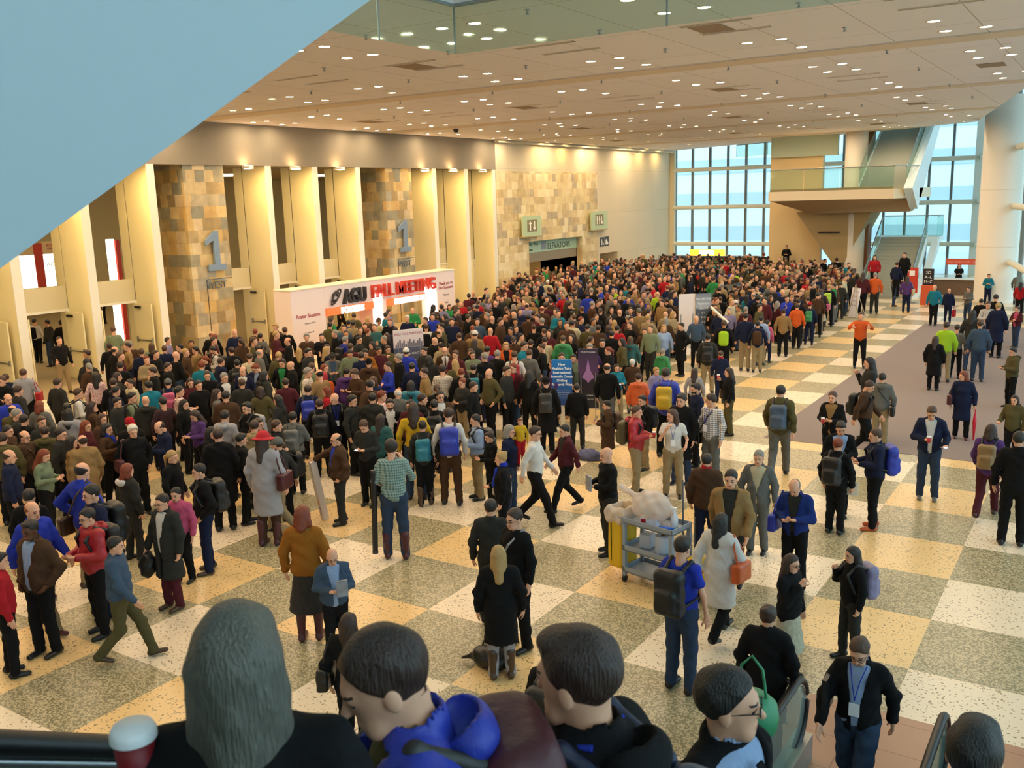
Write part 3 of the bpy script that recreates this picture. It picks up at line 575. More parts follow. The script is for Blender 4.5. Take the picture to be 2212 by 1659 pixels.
def grad(name, cols):
    m = bpy.data.materials.new(name); m.use_nodes = True; n = m.node_tree.nodes; l = m.node_tree.links
    t = n.new('ShaderNodeTexCoord'); s_ = n.new('ShaderNodeSeparateXYZ'); r = n.new('ShaderNodeValToRGB'); l.new(t.outputs['Generated'], s_.inputs[0]); l.new(s_.outputs['Z'], r.inputs[0])
    e = r.color_ramp.elements; e[0].position, e[0].color = cols[0][0], rgb(cols[0][1]); e[1].position, e[1].color = cols[1][0], rgb(cols[1][1])
    for p, c in cols[2:]: x = e.new(p); x.color = rgb(c)
    l.new(r.outputs[0], n['Principled BSDF'].inputs['Base Color']); n['Principled BSDF'].inputs['Roughness'].default_value = .35; return m
WHT = mat('print_white', 'f4f4f2', .5)
p = tuple(fl(1216, 928)); P1 = (p[0], p[1], 0.)
yw = math.radians(24)
r, R = board('poster_board', P1, yw, .5, 1.15, .62, grad('blue_print', [(0, '1c3f7d'), (1, '2a7cc4'), (.55, '2564ad')]), 'tall blue poster board on a white post announcing a scientific ocean drilling research prize', feet=False)
MB().box((-.05, .0, 0), (.05, .04, 1.5), R, P1).box((-.2, -.2, 0), (.2, .2, .03), R, P1).build('post', mat('post_cream', 'd9cfb8', .5), r)
for i, t in enumerate(('New', 'Asahiko Taira', 'International', 'Scientific Ocean', 'Drilling', 'Research Prize')): btext(r, R, P1, t, .085, WHT, 0, 1.62-i*.1, wt=.002)
for i in range(5): btext(r, R, P1, 'For details on how to nominate', .03, WHT, 0, .98-i*.045)
p = tuple(fl(1272, 905)); P2 = (p[0], p[1], 0.)
r, R = board('poster_board', P2, math.radians(20), .52, 1.55, .3, grad('dark_print', [(0, '20242c'), (1, '3b3344'), (.62, '5a3d5e'), (.45, '2b2530')]), 'tall black poster board with a violet glow, right of the blue poster', feet=True)
fp = MB(); v = [(-.05, 1.3), (0, 1.62), (.05, 1.3), (.16, 1.1), (.05, 1.02), (0, .95), (-.05, 1.02), (-.16, 1.1)]
fp.prism(v, -.016, -.013, lambda a, b, h: tuple(R @ Vector((a, h, b))+Vector(P2))); fp.build('print', mat('violet_glow', 'a074a8', .5), r)
btext(r, R, P2, 'EXPLORE THE UNIVERSE', .035, WHT, 0, 1.75); btext(r, R, P2, 'Visit us at booth 1301', .045, WHT, .02, .62); btext(r, R, P2, 'Learn more', .04, WHT, .05, .52)
def topz(u, v, z): q = at(u, v, 2, z); return (float(q[0]), float(q[1]), 0.)
P3 = topz(1484, 635, 2.05); yw3 = YAW*-1*0+math.radians(38)
r, R = board('display_board', P3, yw3, .62, 1.85, .2, mat('blank_board', 'e6dcd8', .5), 'blank pale display board standing in the crowd, left of the grey notice board')
P4 = topz(1520, 634, 2.05)
r, R = board('notice_board', P4, yw3, .58, 1.75, .3, grad('grey_print', [(0, '4b5058'), (1, '767d88'), (.72, 'a9aeb4'), (.66, '4d545e')]), 'grey printed notice board with white lettering, standing in the far crowd')
for i, t in enumerate(('FALL MEETING', 'Registration', 'Lines A\u2013F', 'G\u2013L', 'M\u2013R', 'S\u2013Z')): btext(r, R, P4, t, .11, WHT, 0, 1.82-i*.17, sx=.8)
P5 = topz(881, 711, 2.0)
r, R = board('welcome_board', P5, math.radians(62), .95, 1.35, .65, grad('skyline_print', [(0, '4a4c5c'), (1, 'e0cfcb'), (.62, 'd8c4be'), (.6, '54566a')]), 'upright board with pale skyline top and slate lower half, before the sign wall')
btext(r, R, P5, 'AGU FALL MEETING', .1, RT, 0, 1.84); btext(r, R, P5, 'AGU Volunteer Web Clinic', .085, WHT, 0, 1.25, sx=.9); btext(r, R, P5, '3 December', .085, WHT, 0, 1.05); btext(r, R, P5, 'Room 301', .07, WHT, 0, .9)
sk = MB()
for i in range(14): x = -.42+i*.062; hh = .1+.16*((i*37) % 5)/5; sk.box((x, -.016, 1.48), (x+.05, -.0125, 1.48+hh), R, P5)
sk.build('skyline', mat('skyline_grey', '6d6870', .6), r)
q = fl(1840, 687); P6 = (float(q[0]), float(q[1]), 0.)
r, R = board('easel_board', P6, math.radians(-38), .55, 1.3, .05, mat('easel_paper', 'e8e6f0', .5), 'narrow white notice board on a wooden easel at the queue\'s edge', lean=math.radians(-9), feet=False)
e = MB(); 
for a, b in (((-.3, 0, 0), (0, .15, 1.5)), ((.3, 0, 0), (0, .15, 1.5)), ((0, .75, 0), (0, .12, 1.45))):
    rz = Matrix.Rotation(math.radians(-38), 3, 'Z'); e.tube(rz @ Vector(a)+Vector(P6), rz @ Vector(b)+Vector(P6), .016, 8)
e.build('easel', mat('easel_wood', 'b7a387', .6), r)
for i, t in enumerate(('NOTICE', 'Badge', 'pick-up', 'this way')): btext(r, R, P6, t, .1, mat('easel_text', '8d93b0', .6), 0, 1.15-i*.2)
# kiosk glowing yellow sign at the far end
k = root('coat_check_kiosk', (-15.4, 48.5, 0), 'far kiosk under a glowing yellow-orange overhead sign', 'kiosk'); k['_o'] = (-15.4, 48.5, 0)
MB().box((-16.6, 48.5, 1.55), (-14.2, 48.75, 1.95)).build('lit_sign', grad('k', [(0, 'ffb52e'), (1, 'ffb52e')]), k)
mk = bpy.data.materials['k']; mk.name = 'glowing_yellow_sign'; bs = mk.node_tree.nodes['Principled BSDF']; bs.inputs['Emission Color'].default_value = rgb('ffae2a'); bs.inputs['Emission Strength'].default_value = 1.6
MB().box((-15.9, 48.46, 1.62), (-14.9, 48.5, 1.9)).build('lit_lettering', mat('kiosk_glow', 'fff0b0', emit=4), k)
MB().tube((-16.4, 48.6, 0), (-16.4, 48.6, 1.55), .04).tube((-14.3, 48.6, 0), (-14.3, 48.6, 1.55), .04).build('post', M_STEEL, k)
MB().box((-16.6, 48.3, 0), (-14.2, 48.9, .9)).build('counter', mat('counter_dark', '4a3f35', .6), k)
rk = tag(MB().tube((-19.2, 49.3, 1.5), (-12, 49.3, 1.5), .025).build('coat_rail', M_STEEL, base=(-15, 49.3, 0)), 'long steel coat-check rail behind the far crowd', 'coat rail')
pp = MB()
for x in (-19.2, -17.4, -15.6, -13.8, -12): pp.tube((x, 49.3, 0), (x, 49.3, 1.5), .025)
pp.build('upright', M_STEEL, rk, base=(-15, 49.3, 0))
rr = random.Random(5); cc = [('1a1a1d', 'black'), ('23283a', 'navy'), ('3b2a22', 'brown'), ('5a1f22', 'maroon'), ('2c2f30', 'charcoal'), ('40382e', 'olive')]
for i in range(44):
    x = -19.0+i*.16; c = cc[rr.randrange(6)]
    m = MB().prism([(-.05, 0), (.05, 0), (.06, .3), (.02, .42), (-.02, .42), (-.06, .3)], 0, 1, lambda a, b, h: (x+a*1.2, 49.1+h*.4, .45+b*2.4))
    tag(m.build('hanging_coat', mat('coat_'+c[0], c[0], .9), base=(x, 49.3, .45)), c[1]+' coat hanging on the far coat-check rail', 'coat', 'coats on the coat-check rail')
# registration desk, banner sign, orange stand, round sign
d = root('registration_desk', (-.4, 42.6, 0), 'white-topped registration desk beside the big round column', 'desk'); d['_o'] = (-.4, 42.6, 0)
MB().box((-.7, 42.4, .82), (1.9, 43.1, .88)).build('desk_top', mat('desk_white', 'e4eef0', .4), d, bevel=.01)
MB().box((-.8, 42.5, 0), (1.8, 43.0, .82)).build('desk_body', mat('desk_brown', '6b5442', .6), d)
b = root('information_banner', (.1, 43.2, 0), 'red-orange overhead banner sign on a thin pole behind the registration desk', 'sign'); b['_o'] = (.1, 43.2, 0)
MB().box((.05, 43.2, 1.55), (1.75, 43.24, 1.87)).build('panel', mat('banner_orange', 'd4553c', .6), b)
text('INFORMATION DESK', .16, mat('banner_pale_text', 'f0a58f', .6), (.15, 43.19, 1.64), (1, 0, 0), (0, 0, 1), .002, b)
MB().tube((.1, 43.22, 0), (.1, 43.22, 1.9), .015).tube((1.7, 43.22, 0), (1.7, 43.22, 1.9), .015).build('pole', M_STEEL, b)
q = fl(2002, 658); x, y = float(q[0]), float(q[1])
b = root('floor_sign', (x, y, 0), 'black round-topped sign with pale lettering on an orange pedestal at the stair foot', 'sign'); b['_o'] = (x, y, 0)
MB().box((x-.28, y-.2, 0), (x+.28, y+.2, .95)).build('pedestal', mat('stand_orange', 'd85a34', .5), b, bevel=.02)
MB().box((x-.25, y-.03, .95), (x+.25, y+.03, 1.75)).build('sign_panel', mat('sign_black', '221f22', .5), b, bevel=.06)
for i, t in enumerate(('3D', 'A\u2013L', 'M\u2013Z')): text(t, .2, WHT, (x, y-.035, 1.5-i*.22), (1, 0, 0), (0, 0, 1), .002, b, align='CENTER')
b = root('badge_stand', (x-.75, y+.5, 0), 'red-orange board on a stand left of the round black sign', 'sign'); b['_o'] = (x-.75, y+.5, 0)
MB().box((x-1.1, y+.48, .5), (x-.55, y+.52, 1.75)).build('panel', mat('stand_red', 'cf3f2b', .5), b); MB().box((x-.95, y+.47, 1.35), (x-.7, y+.48, 1.6)).build('print', WHT, b)
MB().tube((x-.83, y+.55, 0), (x-.83, y+.55, .9), .02).box((x-1.05, y+.4, 0), (x-.6, y+.7, .03)).build('stand', M_STEEL, b)
# ================================================================== escalators
def escalator(x0, x1, yfoot, label, newel=True, top_y=-16.):
    TN = math.tan(math.radians(30.4)); yk = yfoot-1.82
    r = root('escalator', (x0, yfoot, 0), label, 'escalator'); r['_o'] = (x0, yfoot, 0)
    zc = lambda y: 0. if y > yk else (yk-y)*TN
    st = MB(); n = 0; y = yk
    while y > top_y:
        z = zc(y-.2)-.15; st.box((x0+.12, y-.4, z-.5), (x1-.12, y, max(z, .005))); y -= .4
    st.build('steps', mat('step_metal', '55585a', .5, metal=.4), r)
    MB().box((x0+.12, yk-.05, -.1), (x1-.12, yk+.45, .012)).build('comb_plate', M_STEEL, r)
    for x in (x0, x1):
        prof = [(yfoot, 0.)]; rail = []
        for k in range(13):
            t = -PI/2+PI*k/12; rail.append((x, yfoot-.45+.36*math.cos(t), .62+.36*math.sin(t)))
        rail += [(x, yk+.1, .98), (x, yk-.35, 1.06)]+[(x, yk-.35-q, 1.06+q*TN) for q in (1, 3, 5, 8, 12)]
        MB().path(rail, .042, 10, .8).build('handrail', M_BLACK, r)
        deck = [(yfoot-.1, .0), (yfoot-.1, .28), (yk, .3), (top_y, .3+(yk-top_y)*TN), (top_y, -.3+(yk-top_y)*TN), (yk, -.1)]
        MB().prism(deck, x-.09, x+.09, lambda a, b, h: (h, a, b)).build('skirt_deck', mat('escalator_deck', '9aa09c', .35, metal=.6), r)
        gp = [(p[1], p[2]) for p in rail[2:]]; low = [(top_y, .3+(yk-top_y)*TN), (yk, .3), (yfoot-.35, .28)]
        gp = gp[:-1]+[(top_y, 1.06+(yk-.35-top_y)*TN)]
        MB().prism(gp+low, x-.006, x+.006, lambda a, b, h: (h, a, b)).build('balustrade_glass', glass('balustrade_glass', 'cfe2de', .16), r)
        e = [(x, p[1]-.0, p[2]-.055) for p in rail[2:]]
        MB().path(e, .018, 6).build('rail_track', M_STEEL, r)
    MB().prism([(yk, -.3), (top_y, -.9+(yk-top_y)*TN), (top_y, -.2+(yk-top_y)*TN), (yk, -.1)], x0+.0, x1-.0, lambda a, b, h: (h, a, b)).build('truss', M_GREYM, r)
    return TN, yk
TN, YK = escalator(5.52, 6.82, -2.3, 'escalator with black handrails whose lower newels stand at the brown landing')
escalator(7.05, 8.6, -2.3, 'second escalator directly beside the first, carrying the viewer')
def stepz(y): return max(0, (YK-y)*TN-.15)
# upper flight whose pale blue cladding fills the top left corner
u = root('upper_escalator', (3.3, -16, 1.9), 'pale blue clad side of an upper escalator crossing the top left corner', 'escalator'); u['_o'] = (3.3, -16, 1.9)
def ez(y): return 5.52+(y+9.38)*math.tan(math.radians(30.2))
q0 = at(0, 580, 0, 4.6); q1 = at(800, 0, 0, 4.6); sl = (q1[2]-q0[2])/(q1[1]-q0[1])
def ez(y): return q0[2]+(y-q0[1])*sl
prof = [(-17, ez(-17)), (-3.2, ez(-3.2)), (-3.2, ez(-3.2)+2.5), (-17, ez(-17)+2.5)]
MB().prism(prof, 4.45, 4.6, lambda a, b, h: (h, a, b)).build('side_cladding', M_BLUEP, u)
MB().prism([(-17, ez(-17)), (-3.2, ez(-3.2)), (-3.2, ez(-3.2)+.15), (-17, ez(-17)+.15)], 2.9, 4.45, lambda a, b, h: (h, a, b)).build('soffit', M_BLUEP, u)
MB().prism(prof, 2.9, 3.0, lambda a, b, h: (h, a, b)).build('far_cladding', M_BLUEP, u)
# ================================================================== people: implicit bodies turned into meshes
f32 = np.float32
def cap(P, a, b, ra, rb=None, s=None):
    rb = ra if rb is None else rb; a = np.array(a, f32); b = np.array(b, f32)
    if s is not None: s = np.array(s, f32); P = P*s; a = a*s; b = b*s
    ba = b-a; pa = P-a; h = np.clip(pa @ ba/max(float(ba @ ba), 1e-9), 0, 1)
    return np.sqrt(((pa-h[:, None]*ba)**2).sum(1))-(ra+(rb-ra)*h)
def ell(P, c, r):
    r = np.array(r, f32); q = (P-np.array(c, f32))/r; k0 = np.sqrt((q*q).sum(1)); k1 = np.sqrt(((q/r)**2).sum(1))+1e-9
    return k0*(k0-1)/k1
def rbox(P, c, h, r):
    q = np.abs(P-np.array(c, f32))-(np.array(h, f32)-r); return np.sqrt((np.maximum(q, 0)**2).sum(1))+np.minimum(q.max(1), 0)-r
def smin(a, b, k=.05):
    h = np.maximum(k-np.abs(a-b), 0)/k; return np.minimum(a, b)-h*h*k*.25
def nets(fn, lo, hi, h):
    lo = np.array(lo, f32)-h; hi = np.array(hi, f32)+h; n = np.ceil((hi-lo)/h).astype(int)+1
    ax = [lo[i]+h*np.arange(n[i], dtype=f32) for i in range(3)]
    G = np.stack(np.meshgrid(*ax, indexing='ij'), -1).reshape(-1, 3)
    D = fn(G).reshape(n); S = D < 0
    c = np.zeros(n-1, np.int8); vals = np.zeros(tuple(n-1)+(3,), f32); cnt = np.zeros(n-1, f32)
    for a in range(3):                                         # edges along axis a, gathered into the cells around them
        sl0 = [slice(None)]*3; sl1 = [slice(None)]*3; sl0[a] = slice(0, -1); sl1[a] = slice(1, None)
        d0, d1 = D[tuple(sl0)], D[tuple(sl1)]; cross = S[tuple(sl0)] != S[tuple(sl1)]
        t = np.where(cross, d0/np.where(cross, d0-d1, 1), 0)
        b, e = [i for i in range(3) if i != a]
        for ob in (0, 1):
            for oe in (0, 1):
                sl = [slice(None)]*3; sl[b] = slice(ob, n[b]-1+ob); sl[e] = slice(oe, n[e]-1+oe)
                m = cross[tuple(sl)]; tt = t[tuple(sl)]
                cnt += m; vals[..., a] += np.where(m, tt, 0); vals[..., b] += m*f32(ob); vals[..., e] += m*f32(oe)
    act = cnt > 0; idx = -np.ones(act.shape, np.int64); idx[act] = np.arange(act.sum())
    ijk = np.argwhere(act); V = (vals[act]/cnt[act][:, None]+ijk)*h+lo
    Q = []
    for a in range(3):
        b, e = (a+1) % 3, (a+2) % 3
        sl0 = [slice(None)]*3; sl1 = [slice(None)]*3; sl0[a] = slice(0, -1); sl1[a] = slice(1, None)
        cr = S[tuple(sl0)].astype(np.int8)-S[tuple(sl1)].astype(np.int8)
        p = np.argwhere(cr != 0); p = p[(p[:, b] > 0) & (p[:, e] > 0) & (p[:, b] < n[b]-1) & (p[:, e] < n[e]-1)]
        if not len(p): continue
        s = cr[tuple(p.T)]
        def at_(db, de): q = p.copy(); q[:, b] += db; q[:, e] += de; return idx[tuple(q.T)]
        q = np.stack([at_(-1, -1), at_(0, -1), at_(0, 0), at_(-1, 0)], 1)
        q[s < 0] = q[s < 0][:, ::-1]; Q.append(q)
    return V, (np.concatenate(Q) if Q else np.zeros((0, 4), int))
def mesh_np(name, parts, mats):
    """parts: list of (V, Q, matindex array or int)."""
    V = np.concatenate([p[0] for p in parts]).astype(f32); o = 0; F = []; MI = []
    for v, q, mi in parts:
        F.append(q+o); o += len(v); MI.append(np.full(len(q), mi) if np.isscalar(mi) else mi)
    F = np.concatenate(F); MI = np.concatenate(MI).astype(np.int32); me = bpy.data.meshes.new(name)
    me.vertices.add(len(V)); me.vertices.foreach_set('co', V.ravel()); me.loops.add(len(F)*4); me.loops.foreach_set('vertex_index', F.ravel().astype(np.int32))
    me.polygons.add(len(F)); me.polygons.foreach_set('loop_start', (np.arange(len(F))*4).astype(np.int32)); me.polygons.foreach_set('loop_total', np.full(len(F), 4, np.int32))
    me.polygons.foreach_set('use_smooth', np.ones(len(F), bool))
    for m in mats: me.materials.append(m)
    me.polygons.foreach_set('material_index', MI); me.update(); return me
def wob(P, ph, amp=.004):
    x, y, z = P[:, 0], P[:, 1], P[:, 2]
    return amp*(np.sin(19*x+9*z+ph)*np.sin(23*z-14*y+1.7*ph)+.6*np.sin(41*z+17*x+ph*3)*np.sin(31*y+13*x+ph))
def folds(P, ph):
    x, y, z = P[:, 0], P[:, 1], P[:, 2]; s = z*46+9*np.sin(7*x+ph)+6*np.sin(9*y-ph)+4*x*np.sign(x)*6
    return .0035*np.sin(s)*(.4+.6*np.sin(13*x+5*z+ph*2)**2)
# ---- poses: joints for a 1.75 m figure looking along +Y, its right side at +X
def joints(pose, rng):
    j = {}
    e = lambda s: rng.uniform(-s, s)
    A = {'s': ((.265, -.02, 1.16), (.27, .05, .91)), 'k': ((.30, -.07, 1.16), (.215, .07, .97)), 'p': ((.25, .02, 1.15), (.085, .27, 1.17)), 'c': ((.26, .07, 1.17), (-.02, .20, 1.19)),
         'h': ((.26, .10, 1.17), (.12, .21, 1.40)), 'b': ((.38, -.10, 1.18), (.2, .0, 1.02)), 'r': ((.26, .04, 1.17), (.13, .31, 1.24)), 'z': ((.25, -.13, 1.16), (.05, -.20, .98)),
         'u': ((.34, .14, 1.30), (.36, .34, 1.22)), 'a': ((.34, .12, 1.28), (.22, .30, 1.38)), 'm': ((.26, -.02, 1.16), (.24, .22, 1.08)), 'd': ((.255, .03, 1.16), (.29, .12, .92))}
    R, L = {'s': 'ss', 'k': 'kk', 'p': 'pp', 'c': 'cc', 'h': 'hs', 'b': 'bb', 'r': 'rr', 'z': 'zz', 'u': 'uk', 'a': 'aa', 'm': 'ms', 'H': 'hm', 'w': 'ww', 'W': 'WW', 'i': 'pm', 'd': 'ds'}.get(pose, 'ss')
    def arm(k, sd, other):
        if k == 'w': f = 1 if (sd > 0) == (pose == 'W') else -1; el, wr = (.26, -.02-.10*-f*1, 1.16), (.26, .05+.2*f, .95)
        else: el, wr = A[k]
        if k == 'c' and sd < 0: wr = (wr[0], wr[1]+.045, wr[2]-.05)
        return (sd*el[0], el[1], el[2]), (sd*wr[0], wr[1], wr[2])
    Rk = 'w' if pose in 'wW' else R; Lk = 'w' if pose in 'wW' else L
    j['sh'] = (np.array((.170, -.01, 1.415)), np.array((-.170, -.01, 1.415)))
    a, b = arm(Rk, 1, 0), arm(Lk, -1, 0)
    jit = lambda v, s: np.array(v)+np.array((e(s), e(s), e(s)))
    j['el'] = (jit(a[0], .012), jit(b[0], .012)); j['wr'] = (jit(a[1], .012), jit(b[1], .012))
    if pose in 'wW':
        f = 1 if pose == 'w' else -1
        j['hip'] = (np.array((.09, 0, .92)), np.array((-.09, 0, .92)))
        fr = lambda s: (np.array((s*.095, .20, .51)), np.array((s*.09, .33, .09))); bk = lambda s: (np.array((s*.10, -.02, .49)), np.array((s*.10, -.33, .17)))
        (k1, a1), (k2, a2) = (fr(1), bk(-1)) if f > 0 else (bk(1), fr(-1))
        j['kn'] = (k1, k2); j['an'] = (a1, a2); j['toe'] = (.06 if f > 0 else -.09, -.09 if f > 0 else .06)
    else:
        st = .10+e(.02); d = e(.06)
        j['hip'] = (np.array((.09, 0, .92)), np.array((-.09, 0, .92)))
        j['kn'] = (np.array((st+.005, .02+d/2, .50)), np.array((-st-.005, .02-d/2, .50))); j['an'] = (np.array((st+.02, -.01+d, .085)), np.array((-st-.02, -.01-d, .085))); j['toe'] = (0, 0)
    return j
def torso(P, g, t, fem):
    q = P.copy(); q[:, :2] = q[:, :2]/g; w = .92 if fem else 1.
    d = ell(q, (0, .0, 1.28), (.153*w+t, .108+t*.8, .21+t))
    if fem: d = smin(d, ell(q, (0, .07, 1.27), (.12+t, .075+t, .09)), .06)
    d = smin(d, ell(q, (0, .012, 1.09), (.140*w+t, .115+t*.8, .17)), .09)
    d = smin(d, ell(q, (0, -.005, .95), (.160+t, .120+t*.8, .15)), .09)
    return smin(d, cap(q, (-.128*w, -.012, 1.405), (.128*w, -.012, 1.405), .052+t*.9), .08)
def neck(P, t=0.): return cap(P, (0, -.02, 1.42), (0, -.005, 1.57), .056+t, .052+t)
def arms(P, j, t, frac=1., wr=.038):
    d = None
    for s in (0, 1):
        sh, el, w_ = j['sh'][s], j['el'][s], j['wr'][s]
        x = cap(P, sh, el, .050+t, .041+t) if frac >= .6 else cap(P, sh, sh+(el-sh)*frac*1.7, .056+t, .052+t)
        if frac >= 1: x = smin(x, cap(P, el, el+(w_-el)*.95, .041+t, wr-.003+t*.7), .03)
        d = x if d is None else np.minimum(d, x)
    return d
def legs_(P, j, t, z0=.05, k=.05, slim=1.):
    d = None
    for s in (0, 1):
        x = cap(P, j['hip'][s], j['kn'][s], (.092+t)*slim, (.062+t)*slim); x = smin(x, cap(P, j['kn'][s], j['an'][s]-np.array((0, 0, .03)), (.062+t)*slim, (.044+t*1.4)*slim), .03)
        d = x if d is None else smin(d, x, k)
    return d
# ---- heads and hands, made once per resolution
def headsdf(P):
    d = ell(P, (0, -.012, .048), (.075, .093, .088)); d = smin(d, ell(P, (0, .022, -.018), (.056, .066, .084)), .05)
    d = smin(d, cap(P, (-.028, .055, -.075), (.028, .055, -.075), .022), .04)
    d = smin(d, cap(P, (-.03, .078, .032), (.03, .078, .032), .012), .025)
    d = np.maximum(d, -smin(cap(P, (-.033, .105, .012), (-.03, .105, .012), .018), cap(P, (.033, .105, .012), (.03, .105, .012), .018), .004))
    d = smin(d, cap(P, (0, .083, .02), (0, .106, -.018), .008, .013), .014)
    d = smin(d, cap(P, (-.018, .08, -.05), (.018, .08, -.05), .008), .012)
    for s in (-1, 1): d = smin(d, ell(P, (s*.074, -.008, .0), (.011, .019, .031)), .008)
    return smin(d, cap(P, (0, -.02, -.04), (0, -.03, -.16), .052), .03)
def handsdf(P, curl):
    d = rbox(P, (0, 0, -.055), (.038, .014, .045), .013); d = smin(d, cap(P, (0, 0, .03), (0, 0, -.02), .027, .026), .03)
    for i, (x, L) in enumerate(((-.029, .066), (-.010, .078), (.010, .072), (.028, .056))):
        a = np.array((x, 0, -.092)); c1, c2 = curl*.8, curl*1.9
        b = a+L*.5*np.array((0, math.sin(c1), -math.cos(c1))); c = b+L*.42*np.array((0, math.sin(c2), -math.cos(c2)))
        d = smin(d, smin(cap(P, a, b, .0088, .0082), cap(P, b, c, .0082, .007), .006), .006)
    a = np.array((-.034, .004, -.035)); b = a+np.array((-.026, .016, -.032)); c = b+np.array((.0, .012+.01*curl, -.028))
    return smin(d, smin(cap(P, a, b, .012, .010), cap(P, b, c, .010, .008), .008), .012)
HR = {0: .0036, 1: .0078, 2: .0125, 3: .022}
def cached(fn, store={}):
    def g(*a):
        if (fn, a) not in store: store[(fn, a)] = fn(*a)
        return store[(fn, a)]
    return g
@cached
def head_mesh(lod):
    V, Q = nets(headsdf, (-.095, -.12, -.2), (.095, .13, .15), HR[lod]); c = V[Q].mean(1); x = np.abs(c[:, 0]); mi = np.zeros(len(Q), int)
    if lod < 3:
        mi[(((x-.032)/.013)**2+((c[:, 2]-.012)/.008)**2 < 1) & (c[:, 1] > .05)] = 1
        mi[(((c[:, 0])/.026)**2+((c[:, 2]+.051)/.0075)**2 < 1) & (c[:, 1] > .06)] = 2
        mi[(np.abs(x-.033) < .018) & (np.abs(c[:, 2]-.036) < .005) & (c[:, 1] > .05)] = 3
    return V, Q, mi
@cached
def hand_mesh(lod, curl): return nets(lambda P: handsdf(P, curl), (-.08, -.03, -.2), (.05, .13, .06), (.0045, .0066, .009, .014)[lod])
def frame_from(wd, fwd):
    z = -wd/np.linalg.norm(wd); y = fwd-z*(fwd @ z); y /= np.linalg.norm(y); x = np.cross(y, z); return np.stack([x, y, z], 1)
HAIRCOL = {'k': '1d1712', 'n': '36241a', 'b': '4d3320', 'g': '8b857b', 'w': 'd9d4c8', 'y': 'b08d55', 'r': '7c3518', 'R': 'a31c24', 'd': '5f5d52'}
@cached
def hair_mesh(style, lod, seed=0):
    def f(P):
        P2 = P+0; n = .003*np.sin(60*P[:, 0]+seed)*np.sin(50*P[:, 1]+9)*np.sin(45*P[:, 2])
        th = {'Z': .02, 'b': .018}.get(style, .0105)
        base = ell(P2, (0, -.014, .05), (.075+th, .094+th, .088+th))+n*1.6
        face = -( (P[:, 2]-.004)-1.02*(P[:, 1]+.008)+.004*np.sin(70*P[:, 0]+seed) )*.7           # keep what lies behind/above this plane
        d = np.maximum(base, face)
        if style == 'S' or style == 'Z': d = smin(np.maximum(base, face), np.maximum(ell(P, (0, .052, .108), (.058, .04, .026)), -(P[:, 2]-.07)), .02) if style == 'Z' or seed % 2 else d
        if style == 'B': d = np.maximum(np.maximum(d, P[:, 2]-.055+.4*P[:, 1]), P[:, 1]-.025)
        if style in 'Lb':
            zl = {'L': -.27, 'b': -.115}[style]
            q = smin(cap(P, (-.055, -.035, .02), (-.075, -.035, zl+.03), .042, .045, (1, .9, 1)), cap(P, (.055, -.035, .02), (.075, -.035, zl+.03), .042, .045, (1, .9, 1)), .05)
            q = smin(q, cap(P, (0, -.06, .02), (0, -.095, zl), .07, .06), .05)+n*1.5; q = np.maximum(q, P[:, 1]-.045+.1*np.abs(P[:, 0])); d = smin(d, q, .03)
        if style == 'P': d = smin(d, smin(cap(P, (0, -.10, .04), (0, -.14, .0), .022, .03), cap(P, (0, -.14, .0), (0, -.125, -.19), .032, .012), .02)+n, .02)
        if style == 'U': d = smin(d, ell(P, (0, -.085, .105), (.04, .04, .038))+n, .02)
        return np.maximum(d, -headin(P)) if lod < 2 else d
    def headin(P): return ell(P, (0, -.008, .045), (.066, .083, .08))
    lo = (-.14, -.19, -.33) if style in 'LbP' else (-.11, -.15, -.1)
    return nets(f, lo, (.14, .12, .19), HR[lod]*1.25)
TOPS = {'J': ('jacket', .030, .80), 'C': ('long coat', .036, .50), 'H': ('hooded jacket', .036, .79), 'S': ('sweater', .016, .88), 'T': ('t-shirt', .012, .90), 'D': ('suit jacket', .026, .78), 'Q': ('checked shirt', .016, .88), 'V': ('puffer jacket', .040, .84)}
COLN = {'N': ('dark blue', '1f3274'), 'k': ('black', '141416'), 'n': ('navy', '1c2440'), 'd': ('dark grey', '33332f'), 'g': ('grey', '6f6f6a'), 'l': ('pale grey', 'a7a6ab'), 'w': ('white', 'e2ded6'), 'c': ('cream', 'd3c5a0'), 't': ('tan', '9a7b4e'), 'b': ('brown', '4f3826'), 'r': ('red', 'b3202a'),
        'o': ('orange', 'd9602a'), 'y': ('yellow', 'd9b02a'), 'Y': ('lime green', 'a8d22f'), 'G': ('green', '2f8a4e'), 'O': ('olive', '5a5434'), 'T': ('turquoise', '1f7c90'), 'U': ('royal blue', '2c3fb4'), 'L': ('light blue', '9db4d8'), 'S': ('slate blue', '44586e'), 'p': ('purple', '5b3d7a'),
        'P': ('pink', 'c8577c'), 'm': ('maroon', '54222a'), 'e': ('khaki', 'a48f6a'), 'j': ('blue denim', '35455f'), 'M': ('mustard', 'a0651f'), 'q': ('teal', '3b6a6a'), 'A': ('lilac', '8f87a8'), 'D': ('sage green', '7d8a6c')}
SKIN = {'1': 'd9a383', '2': 'b9835c', '3': '5d3a26'}
